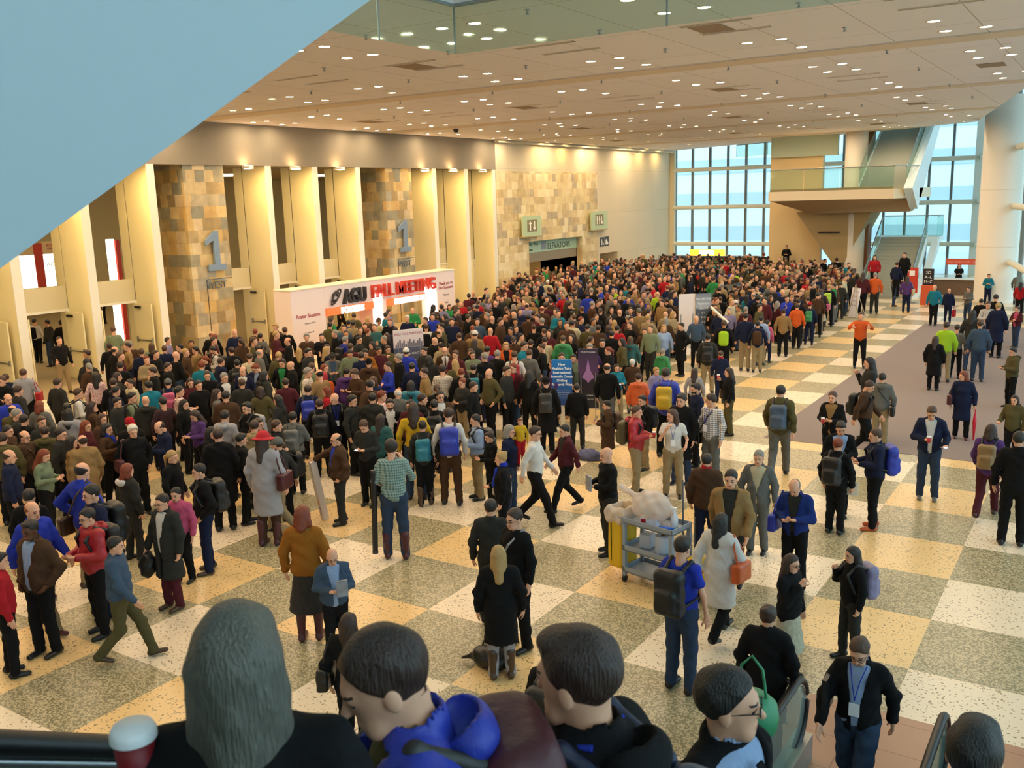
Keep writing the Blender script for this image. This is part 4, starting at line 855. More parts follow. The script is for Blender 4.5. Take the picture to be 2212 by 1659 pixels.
def cloth(c, kind='cloth'):
    nm = kind+'_'+c; h = ''.join('%02x' % int(int(COLN[c][1][i:i+2], 16)*.9) for i in (0, 2, 4))
    if kind == 'check':
        if nm in _m: return _m[nm]
        m = bpy.data.materials.new(nm); m.use_nodes = True; n = m.node_tree.nodes; l = m.node_tree.links; t = n.new('ShaderNodeTexCoord'); s = n.new('ShaderNodeSeparateXYZ'); l.new(t.outputs['Object'], s.inputs[0])
        def st(a, fq):
            k = n.new('ShaderNodeMath'); k.operation = 'MULTIPLY'; k.inputs[1].default_value = fq; l.new(a, k.inputs[0]); q = n.new('ShaderNodeMath'); q.operation = 'FRACT'; l.new(k.outputs[0], q.inputs[0])
            r = n.new('ShaderNodeMath'); r.operation = 'GREATER_THAN'; r.inputs[1].default_value = .6; l.new(q.outputs[0], r.inputs[0]); return r.outputs[0]
        ad = n.new('ShaderNodeMath'); ad.operation = 'ADD'; l.new(s.outputs['X'], ad.inputs[0]); l.new(s.outputs['Y'], ad.inputs[1])
        a = n.new('ShaderNodeMath'); a.operation = 'ADD'; l.new(st(ad.outputs[0], 26), a.inputs[0]); l.new(st(s.outputs['Z'], 26), a.inputs[1]); hv = n.new('ShaderNodeMath'); hv.operation = 'MULTIPLY'; hv.inputs[1].default_value = .5; l.new(a.outputs[0], hv.inputs[0])
        mx = n.new('ShaderNodeMix'); mx.data_type = 'RGBA'; l.new(hv.outputs[0], mx.inputs[0]); w_ = rgb('d8cfc4') if c not in 'qm' else rgb('8fa39a' if c == 'q' else '1d1416')
        mx.inputs[6].default_value = w_ if c != 'w' else rgb('ddd9d6'); mx.inputs[7].default_value = rgb(h) if c != 'w' else rgb('2a2c42'); l.new(mx.outputs[2], n['Principled BSDF'].inputs['Base Color']); n['Principled BSDF'].inputs['Roughness'].default_value = .85; _m[nm] = m; return m
    if kind == 'shell': return mat(nm, h, .5, bump=.4, scale=30, var=.08)
    if kind == 'leather': return mat(nm, h, .35, bump=.2, scale=60)
    return mat(nm, h, .9, bump=.35, scale=55, var=.12, spec=.2)
def hairm(c):
    c = c if c in HAIRCOL else 'g'; m = mat('hair_'+c, HAIRCOL[c], .45, bump=1., scale=6, var=.45)
    if not m.get('st'):
        m['st'] = 1; n = m.node_tree.nodes; mp = n.new('ShaderNodeMapping'); mp.inputs['Scale'].default_value = (26, 26, 3.5)
        tx = [q for q in n if q.type == 'TEX_COORD'][0]; nz = [q for q in n if q.type == 'TEX_NOISE'][0]; m.node_tree.links.new(tx.outputs['Object'], mp.inputs[0]); m.node_tree.links.new(mp.outputs[0], nz.inputs['Vector'])
    return m
def put(name, me, par, base=(0, 0, 0)):
    o = bpy.data.objects.new(name, me); COL.objects.link(o); o.parent = par; return o
STEP = {0: (.010, .030), 1: (.020, .045), 2: (.030, .06), 3: (.055, .08)}
@cached
def clothes(kind, pose, seed, lod, fem, g, hem, openf, t):
    """geometry of one garment for a seeded pose; lod sets the cell size."""
    rng = random.Random(seed); j = joints(pose, rng); h = STEP[lod][0]; ph = seed % 17
    if kind == 'top':
        def f(P):
            d = torso(P, g, t, fem)
            if hem < .7:
                q = P.copy(); q[:, 1] *= 1.25; q[:, :2] /= g; d = smin(d, cap(q, (0, 0, 1.0), (0, 0, hem-.1), .145+t, .19+t), .08)
            a = arms(P, j, t*.75, 1. if openf != 9 else .3); d = smin(d, a, .035)+wob(P, ph, .008 if lod < 2 else .004)+(folds(P, ph) if lod < 2 else 0)
            if t > .02: d = smin(d, np.maximum(cap(P, (0, -.02, 1.46), (0, -.02, 1.50), .078), -cap(P, (0, -.01, 1.4), (0, -.01, 1.7), .064)), .012)
            d = np.maximum(d, -neck(P, .003))
            body = np.abs(P[:, 0]) < .20*g+.02
            d = np.where(body | (P[:, 2] > hem), np.maximum(d, hem-P[:, 2]), d)
            if openf in (1, 2):                               # open front: a V, or open down to the hem
                wv = np.maximum((P[:, 2]-1.12)*.38, 0) if openf == 1 else .03+np.maximum(P[:, 2]-1.1, 0)*.18
                cut = np.maximum(np.abs(P[:, 0])-wv, -(P[:, 1]-.03)); cut = np.maximum(cut, P[:, 2]-1.49); d = np.maximum(d, -cut)
            return d
        return nets(f, (-.52, -.36, min(hem, .8)-.02 if hem < .7 else .74), (.52, .48, 1.56), h)
    if kind == 'inner':
        return nets(lambda P: np.maximum(smin(torso(P, g, t, fem), np.maximum(cap(P, (0, -.015, 1.46), (0, -.01, 1.51), .064), -cap(P, (0, -.01, 1.4), (0, -.01, 1.7), .054)), .02), .80-P[:, 2]), (-.25, -.2, .78), (.25, .25, 1.54), h)
    if kind == 'trousers':
        def f(P):
            q = P.copy(); q[:, :2] /= g; d = smin(legs_(P, j, .014+t), ell(q, (0, -.005, .95), (.168, .128, .14)), .06)+wob(P, ph, .006)+(folds(P, ph+2) if lod < 2 else 0); return np.maximum(np.maximum(d, .045-P[:, 2]), P[:, 2]-1.03)
        return nets(f, (-.27, -.50, .03), (.27, .50, 1.05), h)
    if kind == 'skirt':
        def f(P):
            q = P.copy(); q[:, 1] *= 1.2; return np.maximum(np.maximum(cap(q, (0, 0, 1.0), (0, 0, .45), .15, .24)+wob(P, ph, .008), hem-P[:, 2]), P[:, 2]-1.03)
        return nets(f, (-.32, -.3, hem-.02), (.32, .3, 1.05), h)
@cached
def core(pose, seed, lod, bare):
    j = joints(pose, random.Random(seed))
    def f(P):
        d = smin(torso(P, .95, -.012, False), arms(P, j, -.012, 1., .036), .04); d = smin(d, neck(P), .03); return smin(d, legs_(P, j, -.012), .04)
    return nets(f, (-.45, -.5, .04), (.45, .5, 1.56), STEP[lod][1] if not bare else (.014, .020, .03, .05)[lod])
@cached
def shoe(lod, side, pose, seed, boot):
    j = joints(pose, random.Random(seed)); a = j['an'][side]; pt = j['toe'][side]
    def f(P):
        Q = P-np.array((a[0], a[1], 0), f32); zoff = a[2]-.085; Q[:, 2] -= zoff; c, s_ = math.cos(pt*3), math.sin(pt*3)
        y = Q[:, 1]*c+Q[:, 2]*s_; z = -Q[:, 1]*s_+Q[:, 2]*c; Q = np.stack([Q[:, 0], y, z], 1)
        d = cap(Q, (0, -.045, .045), (0, .16, .03), .043, .036, (1, 1, 1.05)); d = smin(d, cap(Q, (0, -.02, .06), (0, -.005, .11 if not boot else .36), .044, .045 if not boot else .064), .03); return np.maximum(d, -Q[:, 2]+.002)
    return nets(f, (a[0]-.07, a[1]-.12, 0), (a[0]+.07, a[1]+.24, .42 if boot else .26), (.008, .014, .022, .035)[lod])
LEGN = {'T': 'trousers', 'K': 'skirt', 'X': 'patterned skirt', 'R': 'shorts'}
PEOPLE = []
def place(o, x, y, z, th, sc_=1.): o.location = (x, y, z); o.rotation_euler = (0, 0, th-PI/2); o.scale = (sc_, sc_, sc_)
def person(x, y, z, th, H, pose, hair, top, leg, lod, seed, hp=0., hy=0., lean=0., shoes='k', fem=None, g=1., openf=None, tiecol=None, inner=None, glasses=False, fur=None, beard=False):
    """th: world heading of the chest; hp: head bowed (rad); hy: head turned to its own right."""
    style, hc = hair[0], (hair[1] if len(hair) > 1 else 'n'); sk = hair[2] if len(hair) > 2 else '1'
    fem = (style in 'LbPU') if fem is None else fem
    if lod >= 2: seed = seed % 5; g = round(g*20)/20
    kind, t, hem = TOPS[top[0]]; c = top[1]; inn = top[3] if len(top) > 3 else inner
    op = openf if openf is not None else (9 if top[0] == 'T' else (1 if inn and top[0] in 'D' else (2 if inn else 0)))
    skm = mat('skin_'+sk, SKIN[sk], .55, spec=.35); hcol = hairm(hc)
    j = joints(pose, random.Random(seed))
    # body: one mesh
    hv, hq, hmi = head_mesh(lod); cy, sy_ = math.cos(-hy), math.sin(-hy); cp, sp_ = math.cos(-hp), math.sin(-hp)
    Rh = np.array([[cy, -sy_, 0], [sy_, cy, 0], [0, 0, 1]]) @ np.array([[1, 0, 0], [0, cp, -sp_], [0, sp_, cp]]); hc0 = np.array((0, -.005, 1.50))
    def HT(V): return (V+np.array((0, .012, .112))) @ Rh.T+hc0
    parts = [core(pose, seed, lod, top[0] == 'T' or leg[0] == 'K')+(0,), (HT(hv), hq, hmi)]
    curl = .9 if pose in 'phrimHud' else .35
    for s in (0, 1):
        v, q = hand_mesh(lod, curl); v = v.copy(); q2 = q
        if s: v[:, 0] *= -1; q2 = q[:, ::-1]
        wd = j['wr'][s]-j['el'][s]; wd = wd/np.linalg.norm(wd); inw = np.array((-1., .3, 0)) if not s else np.array((1., .3, 0))
        if pose in 'prim': inw = inw*.4+np.array((0, 0, 1.))
        fr = frame_from(wd, inw); parts.append((v @ fr.T+j['wr'][s], q2, 0))
    body = mesh_np('person', parts, [skm, mat('eye_dark', '1c1512', .2), mat('lips', '9b5547' if sk == '1' else '6d3a30', .5), hcol])
    o = bpy.data.objects.new('person', body); COL.objects.link(o); place(o, x, y, z, th, H/1.75); o.rotation_euler.x = -lean
    knd = 'check' if top[0] == 'Q' else ('shell' if top[0] in 'VH' and c in 'UroyGTP' else 'cloth')
    tv = clothes('top', pose, seed, lod, fem, g, hem, op, t)
    pn = {'J': 'jacket', 'C': 'coat', 'H': 'jacket', 'S': 'sweater', 'T': 'shirt', 'D': 'jacket', 'Q': 'shirt', 'V': 'jacket'}[top[0]]
    put(pn, mesh_np(pn, [tv+(0,)], [cloth(c, knd)]), o)
    if inn and op in (1, 2): put('shirt', mesh_np('shirt', [clothes('inner', pose, seed, lod, fem, g, .8, 0, .010)+(0,)], [cloth(inn)]), o)
    if tiecol:
        tm = MB().prism([(-.018, 1.46), (.018, 1.46), (.016, 1.42), (.035, 1.05), (0, 1.0), (-.035, 1.05), (-.016, 1.42)], .15*g, .158*g, lambda a, b, h: (a, h-.012*(b > 1.3)-.025*(b > 1.43), b)); to = tm.build('necktie', cloth(tiecol)); to.parent = o
    if top[0] == 'H':
        def hf(P): d = ell(P, (0, -.135, 1.46), (.115, .075, .075)); return np.maximum(d, -ell(P, (0, -.11, 1.51), (.08, .055, .06)))+wob(P, 3, .004)
        put('hood', mesh_np('hood', [nets(hf, (-.14, -.24, 1.36), (.14, -.03, 1.56), STEP[lod][0]*.8)+(0,)], [cloth(fur or c, knd)]), o)
    lm = cloth(leg[1]) if leg[0] != 'X' else mat('dark_patterned_skirt', '2a2624', .9, var=.8, scale=30) if leg[1] == 'k' else mat('floral_skirt', 'a9a48c', .9, var=.45, scale=26)
    if leg[0] == 'T': put('trousers', mesh_np('trousers', [clothes('trousers', pose, seed, lod, fem, g, 0, 0, 0)+(0,)], [lm]), o)
    else:
        put('skirt', mesh_np('skirt', [clothes('skirt', pose, seed, lod, fem, g, .52 if leg[0] == 'K' else .40, 0, 0)+(0,)], [lm]), o)
        put('tights', mesh_np('tights', [clothes('trousers', pose, seed, lod, fem, .85, 0, 0, -.022)+(0,)], [cloth('b' if leg[0] == 'K' else 'k')]), o)
    boot = shoes.isupper(); scc = shoes.lower()
    for s in (0, 1): put('boot' if boot else 'shoe', mesh_np('shoe', [shoe(lod, s, pose, seed, boot)+(0,)], [cloth(scc if scc != 'x' else 'o', 'leather')]), o)
    if style == 'K':
        def kf(P): d = np.maximum(ell(P, (0, -.014, .055), (.092, .112, .105)), -(P[:, 2]-.03)); return smin(d, np.maximum(ell(P, (0, .11, .045), (.07, .06, .012)), -P[:, 1]), .01)
        v, q = nets(kf, (-.11, -.14, .02), (.11, .18, .17), HR[lod]*1.2); put('cap', mesh_np('cap', [(HT(v), q, 0)], [cloth(hc)]), o); style, hcol = 'S', hairm('n')
    if style == 'h':                                          # felt hat with a curled brim
        def kf(P): d = np.maximum(ell(P, (0, -.01, .06), (.098, .115, .105)), -(P[:, 2]-.03)); return smin(d, np.maximum(ell(P, (0, 0, .04), (.165, .175, .022)), -ell(P, (0, -.01, -.02), (.085, .1, .09))), .015)
        v, q = nets(kf, (-.18, -.19, .01), (.18, .19, .17), HR[lod]*1.2); put('hat', mesh_np('hat', [(HT(v), q, 0)], [mat('hat_red', 'b01522', .8)]), o); style, hcol = 'L', hairm('n')
    if style != 'N':
        v, q = hair_mesh(style, lod, seed % 2); put('hair', mesh_np('hair', [(HT(v), q, 0)], [hcol]), o)
    if beard:
        v, q = nets(lambda P: np.maximum(np.maximum(ell(P, (0, .028, -.035), (.062, .07, .078)), P[:, 2]+.035-.2*np.abs(P[:, 0])), -(P[:, 1]-.0)), (-.08, -.01, -.13), (.08, .12, 0), HR[lod]*1.2)
        put('beard', mesh_np('beard', [(HT(v), q, 0)], [hcol]), o)
    if glasses:
        gm = MB()
        for s in (-1, 1):
            pts = [(s*.033+.021*math.cos(a), .103, .012+.015*math.sin(a)) for a in [2*PI*i/14 for i in range(15)]]; gm.path([tuple(HT(np.array([p]))[0]) for p in pts], .0022, 6)
            gm.tube(tuple(HT(np.array([(s*.054, .102, .015)]))[0]), tuple(HT(np.array([(s*.076, -.005, .012)]))[0]), .0022, 6)
        gm.tube(tuple(HT(np.array([(-.012, .106, .014)]))[0]), tuple(HT(np.array([(.012, .106, .014)]))[0]), .002, 6)
        g_ = gm.build('glasses', M_BLACK); g_.parent = o
    o['_j'] = 0; del o['_j']
    return o, j, HT
def on_body(o, pts): return [o.matrix_basis @ Vector(p) for p in pts]
def thing_mesh(name, V, Q, m, o, base):
    """a separate thing carried by person o: geometry given in the person's space, origin at base."""
    me = mesh_np(name, [(np.asarray(V)-np.array(base, f32), Q, 0)], [m]); t = bpy.data.objects.new(name, me); COL.objects.link(t)
    t.matrix_basis = o.matrix_basis @ Matrix.Translation(Vector(base)); return t
def backpack(o, c, lod, c2='k', sz=1., side=False):
    h = STEP[lod][0]; xo = .05 if side else 0
    def f(P): d = rbox(P, (xo, -.245*1, 1.21), (.15*sz, .085*sz, .23*sz), .07); return smin(d, rbox(P, (xo, -.315*1-.02, 1.13), (.11*sz, .05, .12*sz), .04), .03)+wob(P, 2, .005)
    V, Q = nets(f, (xo-.2, -.43, .94), (xo+.2, -.13, 1.47), h); base = (xo, -.24, .98); t = thing_mesh('backpack', V, Q, cloth(c, 'shell'), o, base)
    def s(P):
        d = None
        for sd in ((-1, 1) if not side else (1,)):
            q = smin(cap(P, (sd*.10, -.17, 1.42), (sd*.115, .0, 1.50), .022), smin(cap(P, (sd*.115, .0, 1.50), (sd*.12, .145, 1.36), .022), cap(P, (sd*.12, .145, 1.36), (sd*.19, .06, 1.12), .020), .02), .02); q = smin(q, cap(P, (sd*.19, .06, 1.12), (sd*.14, -.16, 1.06), .018), .02); d = q if d is None else np.minimum(d, q)
        return d
    V2, Q2 = nets(s, (-.22, -.2, 1.0), (.22, .18, 1.53), (.009, .014, .02, .03)[lod]); me = mesh_np('strap', [(V2-np.array(base, f32), Q2, 0)], [cloth(c2, 'shell')]); st = bpy.data.objects.new('strap', me); COL.objects.link(st); st.parent = t
    if lod < 2:
        V3, Q3 = nets(lambda P: rbox(P, (xo, -.355, 1.14), (.085, .02, .085), .015), (xo-.1, -.39, 1.04), (xo+.1, -.32, 1.24), h*.7); me = mesh_np('pocket', [(V3-np.array(base, f32), Q3, 0)], [cloth(c2 if c in 'UyGr' else c, 'shell')]); st = bpy.data.objects.new('front_pocket', me); COL.objects.link(st); st.parent = t
    return t
def sidebag(o, c, lod, kind='messenger', sd=1, sc2=None):
    if kind == 'messenger': cen, hh, top = (sd*.27, -.06, .88), (.055, .17, .125), ((-sd*.10, -.02, 1.51), (-sd*.05, .165, 1.36), (sd*.22, .12, 1.0), (-sd*.05, -.165, 1.36), (sd*.23, -.12, 1.0))
    else: cen, hh, top = (sd*.30, .02, 1.02), (.065, .17, .13), ((sd*.20, .0, 1.50), (sd*.27, .09, 1.3), (sd*.30, .1, 1.12), (sd*.25, -.08, 1.35), (sd*.30, -.07, 1.12))
    V, Q = nets(lambda P: rbox(P, cen, hh, .035)+wob(P, 1, .004), np.array(cen)-np.array(hh)-.02, np.array(cen)+np.array(hh)+.02, (.01, .016, .024, .03)[lod]); base = (cen[0], cen[1], cen[2]-hh[2])
    t = thing_mesh('messenger_bag' if kind == 'messenger' else 'handbag', V, Q, cloth(c, 'leather'), o, base)
    def s(P): return smin(smin(cap(P, top[0], top[1], .014), cap(P, top[1], top[2], .014), .01), smin(cap(P, top[0], top[3], .014), cap(P, top[3], top[4], .014), .01), .01)
    V2, Q2 = nets(s, (-.36, -.22, .85), (.36, .22, 1.55), (.009, .014, .02, .028)[lod]); me = mesh_np('strap', [(V2-np.array(base, f32), Q2, 0)], [cloth(sc2 or c, 'leather')]); st = bpy.data.objects.new('strap', me); COL.objects.link(st); st.parent = t
    return t
def held(o, j, hand, kind, lod, col=None):
    w_ = j['wr'][hand]; d = w_-j['el'][hand]; d = d/np.linalg.norm(d); p = w_+d*.095
    s = -1 if hand == 0 else 1; M0 = o.matrix_basis; p = Vector(p)+Vector((0, .02, .02))
    def fin(mb, nm, m): t = mb.build(nm, m); t.matrix_basis = M0 @ Matrix.Translation(p); return t
    if kind == 'cup':
        t = fin(MB().lathe([(.001, -.055), (.028, -.055), (.038, .05), (.001, .05)], n=16), 'paper_cup', mat('cup_red', 'c0353a' if col is None else COLN[col][1], .5)); l_ = MB().lathe([(.041, .048), (.041, .06), (.034, .068), (.001, .068)], n=16).build('lid', mat('cup_lid', 'eceeee', .4)); l_.parent = t; return t
    if kind == 'phone':
        t = fin(MB().box((-.035, -.06, -.004), (.035, .07, .006)), 'phone', M_BLACK); q = MB().box((-.031, -.055, .006), (.031, .065, .008)).build('screen', mat('phone_screen', 'a9c4e8', .2, emit=1.2)); q.parent = t; return t
    if kind == 'paper': return fin(MB().box((-.1, -.02, -.1), (.1, -.014, .15)), 'paper_sheet', mat('paper_white', 'e9e4d6', .8))
    if kind == 'book': return fin(MB().box((-.1, -.02, -.08), (.06, .012, .16)), 'magazine', mat('magazine', '8a8d92', .4, var=.5, scale=9))
    if kind == 'bag': 
        q = Vector(w_)+Vector(d)*.06; t = MB().box((-.05, -.17, -.5), (.05, .17, -.16)).build('carrier_bag', cloth(col or 'w')); t.matrix_basis = M0 @ Matrix.Translation(q); hmb = MB().path([(0, -.12, -.17), (0, -.05, -.03), (0, 0, -.01), (0, .05, -.03), (0, .12, -.17)], .008, 6).build('handle', cloth(col or 'w')); hmb.parent = t; return t
# ================================================================== who stands where
# x y F a pose hair top legs extras : head-top x y and feet y in a numbered view of the photo, a = facing (0 to the viewer, 90 picture right)
BL = {}
BL['A'] = (0, 640, .25316, '''
290 190 570 150 s Sk Sw Tkk B:k
440 215 650 170 s Sb SD Tgk
500 345 830 25 m Sn Jk Teb B:b
400 200 600 -120 s Sk Jd Tjw
520 200 640 160 s Sk Jk Tkk
900 - 235 -90 s Sk Jk Tkk
1000 - 200 120 w Sn Jd Tkk
930 400 - 180 s Sn Jk Tkk
1105 385 - 178 s Sg Jb Tkk
1205 445 - 165 s Sb Jn Tnk
1290 395 - 180 s Lb SD Tdk B:k
1405 420 - 175 s Sb Jn Tkk
1525 405 - -95 s Sk Dk Tkk
1665 425 - -120 p Sk Jt Ttk B:b,f:.4
1830 420 - -90 p Sk Qg Tdk B:k,f:.4,e
2200 415 - 150 s Sn Jd Tkk
60 660 - 180 s Sn Jn Tkk
175 620 - 165 s Sb Jl Tkk A:r
60 830 - 20 s Bn JU Tnk
330 895 - 150 s br Jg Tkk
655 785 - 95 p Sb Sw Tkk B:k
810 650 - 175 s Lk QP Tkk
960 700 - 170 s Sn Jk Tkk
1110 705 - -60 s Pn Jc Tkk
1425 565 - 70 s Sn Jk Tkk
1430 705 - 175 s Kg Jn Tkk B:P
1520 765 - 95 p Sk Qr Tkk M:k
1370 860 - 200 s Sk Qm Tkk
1110 820 - 80 c Sk SD Tkk B:k
1255 850 - 175 s Nb Hd Tkk
775 900 - 100 h Ln Jb Tkk
580 960 - 160 s Lk Hl Tkk
860 1000 - 50 s Lb Jb Tkk
900 1085 - 60 r bk Sb Tkk s:U
1125 1095 1860 15 k Zw Jk Tkk A:m
1100 1035 - 20 s Kr Jk Tkk
1385 1055 - -70 p Bn Dn Tnk f:.5
1680 960 - -60 p Ln Sp Tkk f:.5
1840 790 - 90 p Ln Sg Tkk p
1905 650 - 40 s Sg Dk/w Tkk
1765 635 - 5 s Sn Jk Tkk
1690 715 - 20 s Sk Jk Tkk
2020 540 - 175 s Sk Jd Tkk B:k
2100 590 - -30 s Bn Dn/w Tkk
2185 570 - 15 s Sn Jn/L Tkk
2060 705 - 170 s Sb Jd Tkk
2110 900 - -50 s Sk Jk Tkk B:l
1910 975 - 150 s Sk Hl Tkk
1790 1115 - 60 s Lk Jk Tkk
1900 1120 1980 170 s Sn Ck Tkk
2180 1050 - 170 s Sn He Tkk
505 1125 - 60 s Sk Jd Tkk g
180 1150 - 50 s Bn Jb Tkk g,M:b
330 1020 - 30 s Sb Jd Tkk
370 1110 - 170 s Sn HO Tkk
30 1160 - 175 s Sn HO Tkk
700 1185 - -160 s Bn Ct Tkk
600 1195 - 100 s Lk Jt Tkk
345 1300 - 60 p Lr SD Tkk f:.4
60 1310 - 80 s Bn Jn Tkk
1455 1315 - 60 s Py Jk Tmk
1560 880 - 60 s Lk Jk Tkk
210 1010 - 150 s Sk Jk Tkk
1020 560 - 170 s Sk Jk Tkk
480 700 - 130 s Sn Jd Tkk
990 860 - 60 s Sk Jd Tkk
1620 700 - 10 s bn Jm Tkk
2000 1180 - 100 s Sk Jk Tkk
130 960 - 90 s Sg Jd Tkk
720 1060 - 60 s Lr Jm Tkk
''')
BL['B'] = (0, 1000, .27723, '''
235 300 1290 35 w Br JU Tem G:1.08
235 440 1490 -50 k Sk3 Jb/L Tkk G:1.12,hh:1.8
685 350 1330 -65 p Sk Hr Tkk g,B:k
715 165 1180 -75 s Sk Jn Tnk B:k
880 575 1540 75 W Sk JS TOb 
1265 240 1130 -50 d Sk Cd/w Tmb g
1370 190 930 -30 s Sk JP Tkk
1555 5 845 -80 k Sk Jk/d Tnb B:k
625 0 970 130 b Bk JU Teb M:b
980 10 750 120 s br Hd Tdk fur:w
2040 -240 735 150 s hr Cl TbM A:m
215 205 - 160 s Sk Jk Tkk
-30 700 1650 90 s Sk Jr Tkk
''')
BL['C'] = (540, 900, .25316, '''
60 20 740 60 p Sn Hb Tjk
200 30 - 90 s Sb Jk Tnk
360 -40 - 165 c Sk Jg Tkk B:g
235 180 1000 -120 w Kg Jd Tek
300 205 870 -85 p Bb Hk/l Tkk B:k,f:.6
440 768 1900 165 s br JM XkM s:G
690 1108 2060 8 p Nb JS/L Tkk g,k,f:.4,G:1.1
740 140 910 -75 u Bk Jb/U Tdk G:1.22,g
980 8 755 -25 p Sb Sd Tkk p,f:.6
1200 198 1250 175 H Zk Qq TjM G:1.05
1390 -120 700 175 s Ln Sy Tjk
1470 35 755 178 s Sk Jd TkB B:T
1690 -75 750 178 s Sn Sw Tbk B:U,hh:1.82
1930 -20 700 -75 p Sk SL Tek B:d
2050 130 735 -70 p Sn Dk Tkb
2150 300 1130 -90 m Uy Jk Tkk s:U,A:w
2050 708 1745 175 s Sk Dd Tdk hh:1.8
630 -450 - 60 s Lr Jk Tkk
''')
BL['D'] = (1000, 700, .28933, '''
391 1375 2420 -50 s Sn Sk Tkk g,M:l,hh:1.8
262 1659 2640 178 s Ly Ck TlB 
340 755 - 70 s bg Jn Tjk g
530 762 1495 75 w Sn Sw Tkk g
765 750 1390 -70 W Sk Dm/d Tkk
1080 920 1710 -65 p Nr Sk Tdk k,hh:1.78,G:1.08
1290 608 1265 75 p Sb Hr Tek B:O,c
1570 635 1290 0 H Lb Tw Tek y
1860 520 1200 -40 s Sn Qw Tgk M:k,y,hh:1.8
1635 520 1190 -25 s Zk Ck Tjk
1745 440 1060 -70 s Sk Jn Tkk e
1730 330 720 165 s Ln Sl Tkk
1990 325 830 -80 h Ln Jk TOk A:b,c
1345 530 1080 -50 s Sk Vk Tek B:k
1080 570 1020 -85 p Sk Cb Tbk B:b
1440 322 700 40 s Sy JA Tkk
1515 328 1000 172 s Sn HU Tkk B:y
1310 368 850 175 s Sn Ho Tkk hh:1.75
1265 263 640 178 s Zw Jb Tgk
1145 298 670 20 p Ln JT Tek p
1075 293 830 165 s Bn Jk Tgk
850 445 930 178 s Sk Jk Tdk G:1.1
620 398 960 175 s Kk Ck Tkk B:d
365 295 820 -40 s Sr Jm/r Tjk
490 350 850 170 s Lk Jk Tkk
235 328 - -50 k Nw JO Tkk 
185 388 800 -100 p Sb Jg Tkk B:G,hh:1.85
740 213 - 0 s Sn Jd Tkk
820 225 - 5 s Pk JD Tkk
675 268 - -80 s Sr Sp Tkk
945 145 - 0 k Zg Jp Tkk
1040 108 - 5 s Sk Jk Tkk
1090 170 - -80 p Pr Jk Tkk
1195 105 - -85 s Lk JO Tkk
1245 93 - 175 s Lb Hq Tkk
1355 33 400 5 k Sn Db/L Tkk
1400 8 - -20 s Sb JD/w Tdk
1500 5 390 5 s by JL/w Tjk
1630 -10 390 -60 b Sk Ck Tkk
1490 184 430 150 s Sg HG Tkk
1830 73 520 178 s Sk Hd Tek B:k,hh:1.82
1950 -30 - 178 s Sb Jk Tkk B:Y
1925 200 430 178 s Sb Jn Tnk s:r,hh:1.5
2190 -25 360 178 s Sk Jn Tek B:b
610 95 - 178 s Sn Sc Tkk A:M
745 85 - 175 s Sb HG Tkk
815 -30 - 160 H Sk Hc Tkk
505 115 - 178 s Sn Jk Tkk
465 190 - 150 s Sb Jg Tkk
410 198 - 175 s Sb Sw Tkk B:r
320 135 - 5 s by Jo/k Tkk
255 195 - 150 s Sg Jk Tkk
170 165 - 160 s Sk Sp Tkk
70 190 - 10 s Lb Jk Tkk
205 28 - 170 s Nb Jr Tkk
355 25 - -30 s Sk Dn/P Tkk
90 50 - 170 s Kw Jt Tkk
1110 50 - 170 s Sk Jk Tkk
1150 8 - 178 s Sk Jr Tkk
930 0 - 165 s Sk JO Tkk
1010 5 - 175 s Sn Jb Tkk
1820 970 1740 170 s Sk Vb Tnk s:r
2005 1085 2030 -10 w Sk Jt/d Tdk G:1.12
1925 1415 2350 150 W Lk Cw Tkk A:o
''')
BL['E'] = (1560, 900, .30143, '''
-290 860 1960 150 s Sk TU Tjk B:k,g
265 238 975 -10 s Sg Dg/c Tgk hh:1.7
535 428 1240 -20 p Bg JN/d Tkk f:.6,A:U
830 155 835 160 s Sr Jk Tkk B:k,m
850 22 720 10 p Sk Dk/L Tkk f:.4
1110 85 800 -75 p Sb Jn Tkx B:U
490 985 1870 60 h Ln Jk XgK g
945 930 1740 -60 h Lk Jk Tdk B:A
1506 -90 590 0 i Sb Jn/w Tjg c,p,f:.5
1930 58 725 170 w bn Jp Tmb B:t
2130 108 920 178 s Sk Jk Tkk 
420 -225 440 172 w Sk JO Tgk B:S
''')
